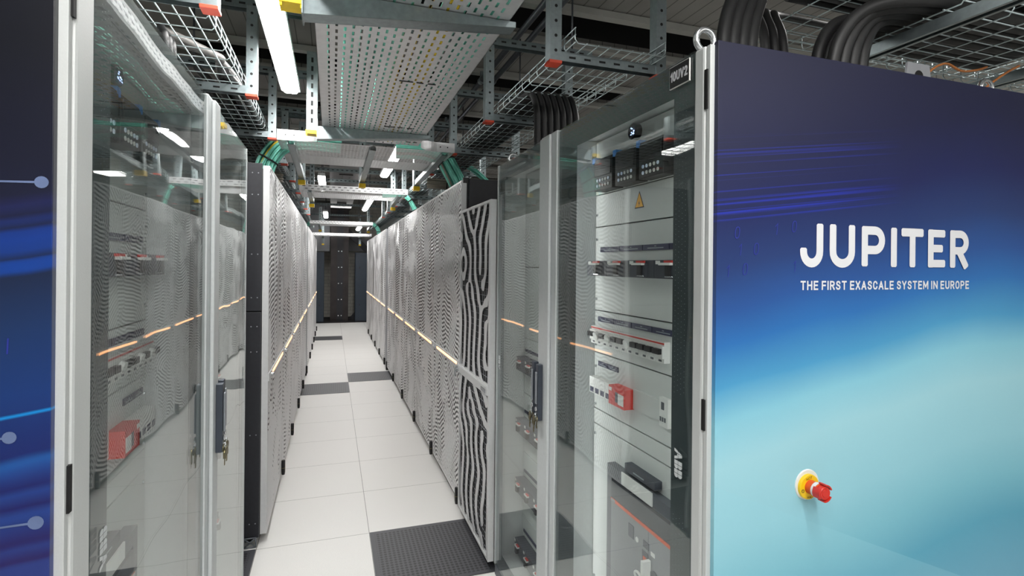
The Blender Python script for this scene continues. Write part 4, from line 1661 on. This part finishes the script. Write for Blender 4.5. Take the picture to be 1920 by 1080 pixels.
# ------------------------------------------------------------------ perforated centre tray
CX0, CX1, CZ = -0.062, 0.545, 2.372
t = thing('perforated_cable_tray', 'wide slotted sheet-metal cable tray hung along the aisle middle', 'cable tray', ((CX0 + CX1) / 2, 1.9, CZ))
b = MB().mat('tray_sheet')
perf_sheet(b, CX0, CX1, 0.25, 3.62, CZ)
b.build('slotted_floor', None, t)
for x, d in ((CX0, 1), (CX1, -1)):
    b = MB().mat('tray_sheet')
    b.box(x, x + d * 0.0015, 0.25, 3.62, CZ, CZ + 0.060)
    b.box(x, x + d * 0.012, 0.25, 3.62, CZ + 0.060, CZ + 0.0615)
    b.mat('black_gap')
    y = 0.30
    while y < 3.56:
        for zz, o in ((0.020, 0), (0.042, 0.028)):
            b.box(x - d * 0.0006, x, y + o, y + o + 0.026, CZ + zz - 0.0035, CZ + zz + 0.0035)
        y += 0.056
    b.build('side_wall', None, t)
b = MB().mat('black_part')
for yy, segs in ((2.36, ((0.27, 0.33), (0.345, 0.375), (0.395, 0.43))), (3.17, ((0.28, 0.34), (0.355, 0.385), (0.41, 0.44))), (3.52, ((0.45, 0.48), (0.495, 0.52)))):
    for a, c in segs:
        b.box(a, c, yy - 0.004, yy + 0.004, CZ - 0.003, CZ + 0.001)
b.build('cable_tie', None, t)

# cables lying in the centre tray
NT_ = 0
for k in range(24):
    x = CX0 + 0.03 + k * 0.0235
    yel = k in (12, 13, 14, 16, 17)
    if k in (1, 2):
        continue
    pts = [(x + random.uniform(-.006, .006), yy, CZ + 0.0095 + random.uniform(0, .003)) for yy in (0.3, 0.9, 1.5, 2.1, 2.7, 3.2, 3.58)]
    o = MB().tube(smooth_path(pts, 3), 0.0085 if not yel else 0.008, 7).build('fibre_cable', 'fibre_yellow' if yel else 'fibre_teal')
    if yel:
        tag(o, 'yellow fibre cable lying in the slotted centre tray', 'cable', 'yellow cables in the centre tray')
    else:
        tag(o, 'teal fibre cable lying in the slotted centre tray', 'cable', 'teal cables in the centre tray')


def tray_bracket(y, label):
    x = -0.118
    t = thing('tray_bracket', label, 'bracket', (x, y, 2.33), 'yellow-capped brackets of the centre tray')
    b = MB().mat('galv')
    b.box(x - 0.030, x - 0.026, y, y + 0.06, 2.335, RZ - 0.002)
    b.box(x + 0.026, x + 0.030, y, y + 0.06, 2.335, RZ - 0.002)
    b.box(x - 0.026, x + 0.026, y, y + 0.004, 2.335, RZ - 0.002)
    holes(b, x, y, 2.36, RZ, 0.006, 0.05, 0.028)
    po = b.build('post', None, t)
    c = MB().mat('cap_yellow')
    c.box(x - 0.034, x + 0.034, y - 0.004, y + 0.064, 2.322, 2.345)
    c.box(x - 0.032, x - 0.024, y - 0.003, y + 0.004, 2.310, 2.322)
    c.box(x + 0.024, x + 0.032, y - 0.003, y + 0.004, 2.310, 2.322)
    c.build('end_cap', None, po, 0.0015)
    # tapering arm: open channel
    a = MB().mat('galv')
    xa, xb, zt = x + 0.032, 0.565, CZ - 0.002
    for yy in (y - 0.006, y + 0.052):
        a.prism([(xa, zt), (xb, zt), (xb, zt - 0.018), (xa, zt - 0.075)], lambda u, v, w, yy=yy: (u, yy + w, v), 0.003)
    a.quad((xa, y - 0.006, zt - 0.075), (xb, y - 0.006, zt - 0.018), (xb, y + 0.055, zt - 0.018), (xa, y + 0.055, zt - 0.075))
    a.box(xa - 0.004, xa, y - 0.02, y + 0.07, zt - 0.08, zt + 0.04)
    a.build('arm', None, t)
    return t


tray_bracket(1.665, 'cantilever bracket with yellow cap under the centre tray, at the top edge of view')
tray_bracket(3.30, 'cantilever bracket with yellow cap beside the bright lamp, at the centre tray end')
tray_bracket(0.30, 'cantilever bracket of the centre tray, overhead near the camera')


# ------------------------------------------------------------------ crossing trays over the aisle
def crossing(y0, y1, z, x0, x1, label, fillet):
    t = thing('crossing_cable_tray', label, 'cable tray', ((x0 + x1) / 2, (y0 + y1) / 2, z), 'slotted trays crossing the aisle')
    b = MB().mat('tray_sheet')
    perf_sheet(b, x0, x1, y0, y1, z, 0.0165, 0.046, 0.0062, 0.036, 'x')
    b.build('slotted_floor', None, t)
    for y, d in ((y0, 1), (y1, -1)):
        b = MB().mat('tray_sheet')
        xa, xb = x0, x1
        if fillet and d > 0:
            # near wall is interrupted where the centre tray joins, with curved corner pieces
            for sx, xe, xc in ((-1, x0, CX0), (1, x1, CX1)):
                pts = []
                for k in range(11):
                    a = PI / 2 * k / 10
                    pts.append((xc + sx * (0.13 - 0.13 * math.sin(a)), y - 0.13 + 0.13 * (1 - math.cos(a)) + 0.0))
                pts = [(xe, y)] + [(xc + sx * 0.13 * (1 - math.sin(PI / 2 * k / 10)), y - 0.13 * (1 - math.cos(PI / 2 * k / 10))) for k in range(11)]
                for (ax, ay), (bx, by) in zip(pts[:-1], pts[1:]):
                    b.quad((ax, ay, z - 0.004), (bx, by, z - 0.004), (bx, by, z + 0.062), (ax, ay, z + 0.062))
                b.mat('black_part')
                for dx in (0.05, 0.10):
                    b.lathe((xe - sx * dx, y - 0.001, z + 0.03), (0, -1, 0), [(0, 0.005), (0.003, 0.004)], 8)
                b.mat('tray_sheet')
                if sx < 0:
                    b.build('side_wall', None, t)
                    b = MB().mat('tray_sheet')
        else:
            b.box(xa, xb, y, y + d * 0.0015, z, z + 0.060)
            b.box(xa, xb, y, y + d * 0.014, z + 0.060, z + 0.0615)
            b.mat('black_gap')
            x = xa + 0.03
            k = 0
            while x < xb - 0.04:
                b.box(x, x + 0.030, y - d * 0.0006, y, z + 0.040, z + 0.047)
                b.box(x + 0.028, x + 0.054, y - d * 0.0006, y, z + 0.014, z + 0.020)
                x += 0.060
        b.build('side_wall', None, t)
    return t


crossing(3.64, 4.46, 2.352, -0.335, 0.80, 'slotted cross tray with curved corners where the centre tray ends', True)
crossing(6.05, 6.72, 2.352, -0.335, 0.80, 'slotted tray crossing the aisle, second one beyond the centre tray', False)
crossing(11.3, 11.9, 2.372, -0.43, 0.79, 'slotted tray crossing the aisle, third one beyond the centre tray', False)
crossing(14.2, 14.75, 2.290, -0.47, 0.96, 'slotted tray crossing the aisle, farthest before the dark column', False)


def cross_post(x, y, z0, za, ln, label):
    """post with a yellow cap and an arm that reaches towards the viewer under a crossing tray"""
    t = thing('cross_tray_bracket', label, 'bracket', (x, y, z0), 'yellow-capped brackets of the crossing trays')
    b = MB().mat('galv')
    uprofile(b, x, y, z0, RZ - 0.002, 0.052, 0.05)
    holes(b, x, y, z0 + 0.02, RZ, 0.006, 0.05, 0.026)
    po = b.build('post', None, t)
    MB().box(x - 0.029, x + 0.029, y - 0.004, y + 0.054, z0 - 0.022, z0 + 0.016).build('end_cap', 'cap_yellow', po, 0.002)
    a = MB().mat('galv')
    for xx in (x - 0.022, x + 0.019):
        a.prism([(y - 0.002, za), (y - ln, za), (y - ln, za - 0.02), (y - 0.002, za - 0.048)], lambda u, v, w, xx=xx: (xx + w, u, v), 0.003)
    a.quad((x - 0.022, y - 0.002, za - 0.048), (x + 0.022, y - 0.002, za - 0.048), (x + 0.022, y - ln, za - 0.02), (x - 0.022, y - ln, za - 0.02))
    a.build('arm', None, t)
    return t


for x, w in ((-0.255, 'left'), (0.250, 'middle'), (0.735, 'right')):
    cross_post(x, 4.95, 2.278, 2.349, 1.28, '%s yellow-capped bracket of three under the curved-corner cross tray' % w)
for x, w in ((-0.235, 'left'), (0.715, 'right')):
    cross_post(x, 6.78, 2.268, 2.349, 0.72, '%s yellow-capped bracket under the second crossing tray' % w)
for x, w in ((-0.25, 'left'), (0.755, 'right')):
    cross_post(x, 12.2, 2.288, 2.369, 0.85, '%s yellow-capped bracket under the third crossing tray' % w)
for x, w in ((-0.23, 'left'), (0.70, 'right')):
    cross_post(x, 14.8, 2.085, 2.287, 0.55, '%s yellow-capped bracket under the farthest crossing tray' % w)
for y, lab in ((4.97, 'galvanised rail holding the brackets of the curved-corner cross tray'), (6.82, 'galvanised rail holding the brackets of the second crossing tray'),
               (12.22, 'galvanised rail holding the brackets of the third crossing tray'), (14.82, 'galvanised rail holding the brackets of the farthest crossing tray')):
    strut(y + 0.03, -0.62, 1.02, RZ + 0.045, lab)


# ================================================================== LUMINAIRES
def luminaire(x, y0, y1, z, label):
    t = thing('linear_luminaire', label, 'lamp', (x, (y0 + y1) / 2, z), 'linear luminaires over the aisle')
    b = MB().mat('lamp_body')
    b.box(x - 0.047, x + 0.047, y0, y1, z + 0.030, z + 0.075)
    b.box(x - 0.055, x - 0.047, y0 + 0.01, y1 - 0.01, z + 0.020, z + 0.040)
    b.box(x + 0.047, x + 0.055, y0 + 0.01, y1 - 0.01, z + 0.020, z + 0.040)
    b.build('housing', None, t, 0.004)
    d = MB()
    prof = [(-0.045, 0.030), (-0.043, 0.012), (-0.030, 0.0), (0.030, 0.0), (0.043, 0.012), (0.045, 0.030)]
    vs, fs = [], []
    ends = [(y0 + 0.003, 0.35), (y0 + 0.02, 0.8), (y0 + 0.05, 1.0), (y1 - 0.05, 1.0), (y1 - 0.02, 0.8), (y1 - 0.003, 0.35)]
    for yy, k in ends:
        for px, pz in prof:
            vs.append((x + px * (0.75 + .25 * k), yy, z + 0.030 - (0.030 - pz) * k))
    n = len(prof)
    for i in range(len(ends) - 1):
        for j in range(n - 1):
            fs.append((i * n + j, i * n + j + 1, (i + 1) * n + j + 1, (i + 1) * n + j))
    d.add(vs, fs, True)
    d.build('diffuser', 'lamp_glow', t)
    for yy in (y0 + 0.25, y1 - 0.25):
        MB().mat('conduit').tube([(x, yy, z + 0.075), (x, yy, 3.28)], 0.005, 8).build('suspension_rod', None, t)
    return t


luminaire(-0.245, 1.30, 3.50, 2.59, 'long bright lamp beside the centre tray, nearest the camera')  # near end lengthened out of view to send light into the cabinets
luminaire(0.610, 5.15, 6.90, 2.66, 'bright lamp showing behind the curved-corner cross tray, right of centre')
luminaire(0.600, 9.20, 10.95, 2.62, 'bright lamp right of the girder, between second and third crossing trays')
luminaire(-0.150, 7.85, 9.30, 2.76, 'bright lamp left of the girder, seen end-on behind the second crossing tray')
luminaire(-0.150, 12.6, 14.0, 2.70, 'bright lamp left of the girder above the third crossing tray')
luminaire(0.610, 13.0, 14.1, 2.42, 'small bright lamp just above the farthest crossing tray')
luminaire(-0.245, -0.9, 0.65, 2.59, 'unseen lamp added behind the camera position, continuing the left row of lamps')  # assumed out-of-view lamp, carries the row on for light and reflections
luminaire(0.700, -0.9, 0.65, 2.59, 'unseen lamp added behind the camera position to brighten the cabinet interiors')  # unseen helper lamp, put in to brighten both cabinet interiors

# ================================================================== CABLES
def bundle(label, cat, pts, mat, n, R, r, ties, flat=1.0, group=None, name='fibre_bundle', accent=None):
    """a tied bundle: strands follow the path, ties are parts"""
    t = thing(name, label, cat, pts[-1], group)
    path = smooth_path(pts, 7)
    frames = []
    up = Vector((0, 1, 0.01))
    for i, p in enumerate(path):
        tg = (path[min(i + 1, len(path) - 1)] - path[max(i - 1, 0)]).normalized()
        a = up - tg * up.dot(tg)
        a.normalize()
        up = a
        frames.append((p, a, tg.cross(a)))
    b = MB()
    for k in range(n):
        ang = 2.399963 * k
        rad = R * math.sqrt((k + 0.5) / n)
        ph = random.uniform(-.4, .4)
        b.mat(accent if accent and k % 21 == 12 else mat)
        b.tube([p + u * (math.cos(ang + ph * i / len(frames)) * rad) + w * (math.sin(ang + ph * i / len(frames)) * rad * flat) for i, (p, u, w) in enumerate(frames)], r, 6)
    b.build('strands', None, t)
    for f in ties:
        i = int(f * (len(frames) - 1))
        p, u, w = frames[i]
        ring = [p + u * (math.cos(a) * (R + r)) + w * (math.sin(a) * (R + r) * max(flat, .6)) for a in [2 * PI * q / 20 for q in range(20)]]
        MB().tube(ring, 0.006, 6, closed=True).build('tie', 'black_part', t)
    return t


bundle('thick teal fibre bundle dropping from the cross tray onto the left rack row', 'cable bundle',
       [(0.05, 4.05, 2.435), (-0.20, 4.02, 2.435), (-0.34, 4.0, 2.385), (-0.42, 4.0, 2.28), (-0.45, 4.0, 2.19), (-0.48, 4.0, 2.105)], 'fibre_teal', 42, 0.062, 0.0085, (0.62, 0.80), 1.0, None, 'fibre_bundle', 'fibre_yellow')
bundle('thick teal fibre bundle dropping from the cross tray onto the right rack row', 'cable bundle',
       [(0.45, 4.1, 2.435), (0.66, 4.08, 2.435), (0.80, 4.05, 2.385), (0.86, 4.02, 2.28), (0.90, 4.0, 2.19), (0.93, 4.0, 2.105)], 'fibre_teal', 42, 0.062, 0.0085, (0.48,), 1.0, None, 'fibre_bundle', 'cable_beige')
bundle('slim teal cables bending from the second crossing tray to the right rack row', 'cable bundle',
       [(0.55, 6.4, 2.38), (0.76, 6.4, 2.39), (0.84, 6.4, 2.36), (0.90, 6.4, 2.28), (0.95, 6.4, 2.18), (0.97, 6.4, 2.105)], 'fibre_teal', 12, 0.024, 0.007, (0.5, 0.72))
bundle('slim teal cables bending from the third crossing tray to the right rack row', 'cable bundle',
       [(0.60, 11.6, 2.41), (0.77, 11.6, 2.42), (0.86, 11.6, 2.38), (0.92, 11.6, 2.28), (0.94, 11.6, 2.105)], 'fibre_teal', 12, 0.036, 0.010, (0.55, 0.8))
bundle('slim teal cables bending from the third crossing tray to the left rack row', 'cable bundle',
       [(-0.25, 11.6, 2.41), (-0.40, 11.6, 2.42), (-0.47, 11.6, 2.36), (-0.50, 11.6, 2.26), (-0.52, 11.6, 2.105)], 'fibre_teal', 10, 0.030, 0.009, (0.6,))
bundle('slim teal cables sagging from the third right hanger towards the mesh-fronted rack', 'cable bundle',
       [(0.82, 4.62, 2.44), (0.98, 4.60, 2.45), (1.12, 4.6, 2.445), (1.22, 4.55, 2.37), (1.32, 4.5, 2.27), (1.42, 4.45, 2.22), (1.46, 4.4, 2.105)], 'fibre_teal', 9, 0.020, 0.007, (0.02, 0.34, 0.66))
bundle('beige cable bundle leaning over the top of the right rack row', 'cable bundle',
       [(0.80, 4.75, 2.30), (0.95, 4.7, 2.29), (1.15, 4.6, 2.25), (1.35, 4.5, 2.19), (1.48, 4.4, 2.13)], 'cable_beige', 16, 0.040, 0.009, (0.3, 0.6))
bundle('beige cable bundle lying over the first racks of the left row', 'cable bundle',
       [(-0.40, 4.6, 2.25), (-0.50, 4.45, 2.24), (-0.66, 4.3, 2.22), (-0.85, 4.2, 2.20), (-1.0, 4.1, 2.15)], 'cable_beige', 16, 0.040, 0.009, (0.2, 0.6))


def cable(pts, r, mat, label, group, n=7, seg=10):
    o = MB().tube(smooth_path(pts, n), r, seg).build('power_cable', mat)
    return tag(o, label, 'cable', group)


# cables dropping in a fan from the right tray to the roof of the right cabinet
for i in range(7):
    x = 0.925 + 0.034 * i
    cable([(x, 6.0, TZ + 0.022), (x, 3.2, TZ + 0.022), (x, 2.62, TZ + 0.020), (x, 2.47, TZ - 0.005), (x, 2.40, TZ - 0.09), (x, 2.385, 2.25), (x, 2.38, 2.072)], 0.0155, 'cable_black',
          'thick black cable bending down from the right wire tray to the cabinet roof', 'fan of black cables over the right cabinet')
# cables lying along both wire trays
for i in range(7):
    x = LT1 - 0.03 - 0.038 * i
    y0 = 2.75 + 0.16 * (i % 3)
    cable([(x - .03, y0, TZ + 0.012 + .016), (x, y0 + 0.5, TZ + 0.020), (x, 6, TZ + 0.020), (x, 13.4, TZ + 0.020)], 0.0165, 'cable_black',
          'thick black cable lying along the left wire tray', 'black cables in the left wire tray', 4)
for i in range(5):
    x = RT0 + 0.025 + 0.038 * i
    cable([(x, 6.2, TZ + 0.020), (x, 9, TZ + 0.020), (x, 13.4, TZ + 0.020)], 0.0165, 'cable_black',
          'thick black cable lying along the far part of the right wire tray', 'black cables far along the right wire tray', 4)
for i in range(4):
    cable([(-1.25, 2.30 + .05 * i, TZ + 0.045), (-0.95, 2.34 + .05 * i, TZ + 0.075), (-0.72, 2.40 + .05 * i, TZ + 0.07), (-0.55 + .02 * i, 2.56 + .03 * i, TZ + 0.060), (-0.47 - .012 * i, 2.80, TZ + 0.056), (-0.46 - .03 * i, 3.3, TZ + 0.056), (-0.46 - .03 * i, 4.6, TZ + 0.056)],
          0.016, 'cable_grey', 'grey cable sweeping sideways into the left wire tray', 'grey cables entering the left wire tray')
for i in range(3):
    cable([(-0.80 + .0 * i, 2.55 + .05 * i, TZ + 0.025), (-0.68, 2.36 + .05 * i, TZ + 0.03), (-0.60, 2.26 + .05 * i, TZ - 0.0), (-0.585, 2.24 + .05 * i, TZ - 0.1), (-0.585, 2.24 + .05 * i, 2.072)],
          0.017, 'cable_black', 'short black cable elbow dropping through the left tray to the cabinet roof', 'black cable elbows over the left cabinet')
# groups of thick cables rising from the right cabinet's roof behind the blue panel
for i in range(4):
    x = 0.972 + 0.031 * i
    cable([(x - .005, 1.16, 2.072), (x + 0.003, 1.165, 2.14), (x + 0.024, 1.18, 2.22), (x + 0.062, 1.20, 2.30), (x + 0.13, 1.23, 2.40), (x + 0.3, 1.30, 2.50), (x + 0.7, 1.36, 2.54), (x + 1.4, 1.38, 2.54)], 0.0175, 'cable_black',
          'thick black cable rising behind the left end of the blue panel', 'first group of black cables rising from the cabinet roof', 7, 12)
for i in range(3):
    x = 1.40 + 0.040 * i
    cable([(x, 1.44, 2.072), (x, 1.45, 2.18), (x, 1.455, 2.28), (x + 0.005, 1.47, 2.38), (x + 0.03, 1.53, 2.48), (x + 0.15, 1.62, 2.54), (x + 0.5, 1.66, 2.56)], 0.016, 'cable_black',
          'thick black cable rising behind the blue panel, slimmer middle group', 'second group of black cables rising from the cabinet roof', 7, 12)
# cables rising from the cabinet roof, bending into the large tray and up again at its right end
for i in range(8):
    y = 1.035 + 0.042 * i
    x = 1.345 + 0.037 * (i % 4)
    yr = 1.15 + 0.055 * (i // 4)
    cable([(x, yr, 2.072), (x, yr, 2.15), (x + 0.018, yr + (y - yr) * .1, 2.23), (x + 0.065, yr + (y - yr) * .3, 2.295), (x + 0.15, yr + (y - yr) * .6, 2.325), (x + 0.30, y, 2.326), (1.95, y, 2.326), (2.22 + .012 * i, y, 2.335), (2.32 + .012 * i, y + .01, 2.39), (2.36 + .012 * i, y + .05, 2.50), (2.36 + .012 * i, y + .1, 2.75)], 0.0175, 'cable_black',
          'thick black cable curving from the cabinet roof into the low wire tray', 'black cables across the low wire tray', 6, 12)
for i in range(7):
    y = 1.19 + 0.045 * i
    cable([(1.50, y, 2.522), (2.4, y, 2.522), (3.6, y, 2.522)], 0.019, 'cable_black',
          'thick black cable lying along the upper wire tray over the blue panel', 'black cables in the upper wire tray', 3, 10)
# copper earthing braids
cable([(1.60, 1.10, 2.072), (1.64, 1.09, 2.14), (1.70, 1.08, 2.175), (1.78, 1.085, 2.165), (1.86, 1.09, 2.18), (1.92, 1.10, 2.20)], 0.0035, 'copper_braid', 'copper earthing braid draped beside the lifting lug', 'copper earthing braids', 6, 6)
cable([(1.80, 1.06, 2.085), (1.86, 1.05, 2.13), (1.93, 1.05, 2.17), (2.0, 1.06, 2.20)], 0.0035, 'copper_braid', 'copper earthing braid rising behind the blue panel further right', 'copper earthing braids', 6, 6)
cable([(1.375, 1.19, 2.072), (1.372, 1.18, 2.12), (1.362, 1.17, 2.15), (1.39, 1.17, 2.165), (1.45, 1.19, 2.168)], 0.0045, 'copper_braid', 'copper earthing braid hooked beside the black cables, left of the lug', 'copper earthing braids', 6, 6)
# cantilever bars under the big tray
for x, lab in ((1.66, 'slotted channel bar under the big wire tray, above the lifting lug'), (2.35, 'slotted channel bar under the big wire tray, by the cable bends')):
    b = MB().mat('galv')
    b.box(x - 0.022, x + 0.022, 0.80, 1.50, 2.288, 2.291)
    b.box(x - 0.022, x - 0.019, 0.80, 1.50, 2.262, 2.288)
    b.box(x + 0.019, x + 0.022, 0.80, 1.50, 2.262, 2.288)
    b.box(x - 0.022, x - 0.010, 0.80, 1.50, 2.258, 2.262)
    b.box(x + 0.010, x + 0.022, 0.80, 1.50, 2.258, 2.262)
    tag(b.build('channel_bar', None), lab, 'bracket', 'channel bars under the big wire tray')

# ------------------------------------------------------------------ conduits and smoke detectors
for i, x in enumerate((1.235, 1.335)):
    t = thing('conduit_pipe', ['grey conduit pipe under the ceiling, left one of the parallel pair', 'grey conduit pipe under the ceiling, right one of the parallel pair'][i], 'pipe', (x, 6, 3.2), 'parallel conduit pipes')
    MB().tube([(x, 1.5, 3.2), (x, 12.0, 3.2)], 0.022, 12).build('tube', 'conduit', t)
    b = MB().mat('galv_dull')
    for yy in (4.55, 6.1, 7.6, 9.1):
        b.tube([(x, yy - 0.03, 3.2), (x, yy + 0.03, 3.2)], 0.030, 14)
        b.box(x - 0.012, x + 0.012, yy - 0.012, yy + 0.012, 3.22, 3.28)
    b.build('clamp', None, t)
for x, y, lab in ((1.545, 6.87, 'white smoke detector dome near the conduit pipes'), (0.93, 9.4, 'white smoke detector dome further down the aisle, right side')):
    b = MB().lathe((x, y, 3.28), (0, 0, -1), [(0, 0.085), (0.02, 0.085), (0.03, 0.062), (0.07, 0.045), (0.08, 0.02)], 24)
    tag(b.build('smoke_detector', 'dome_white'), lab, 'smoke detector', 'smoke detectors')
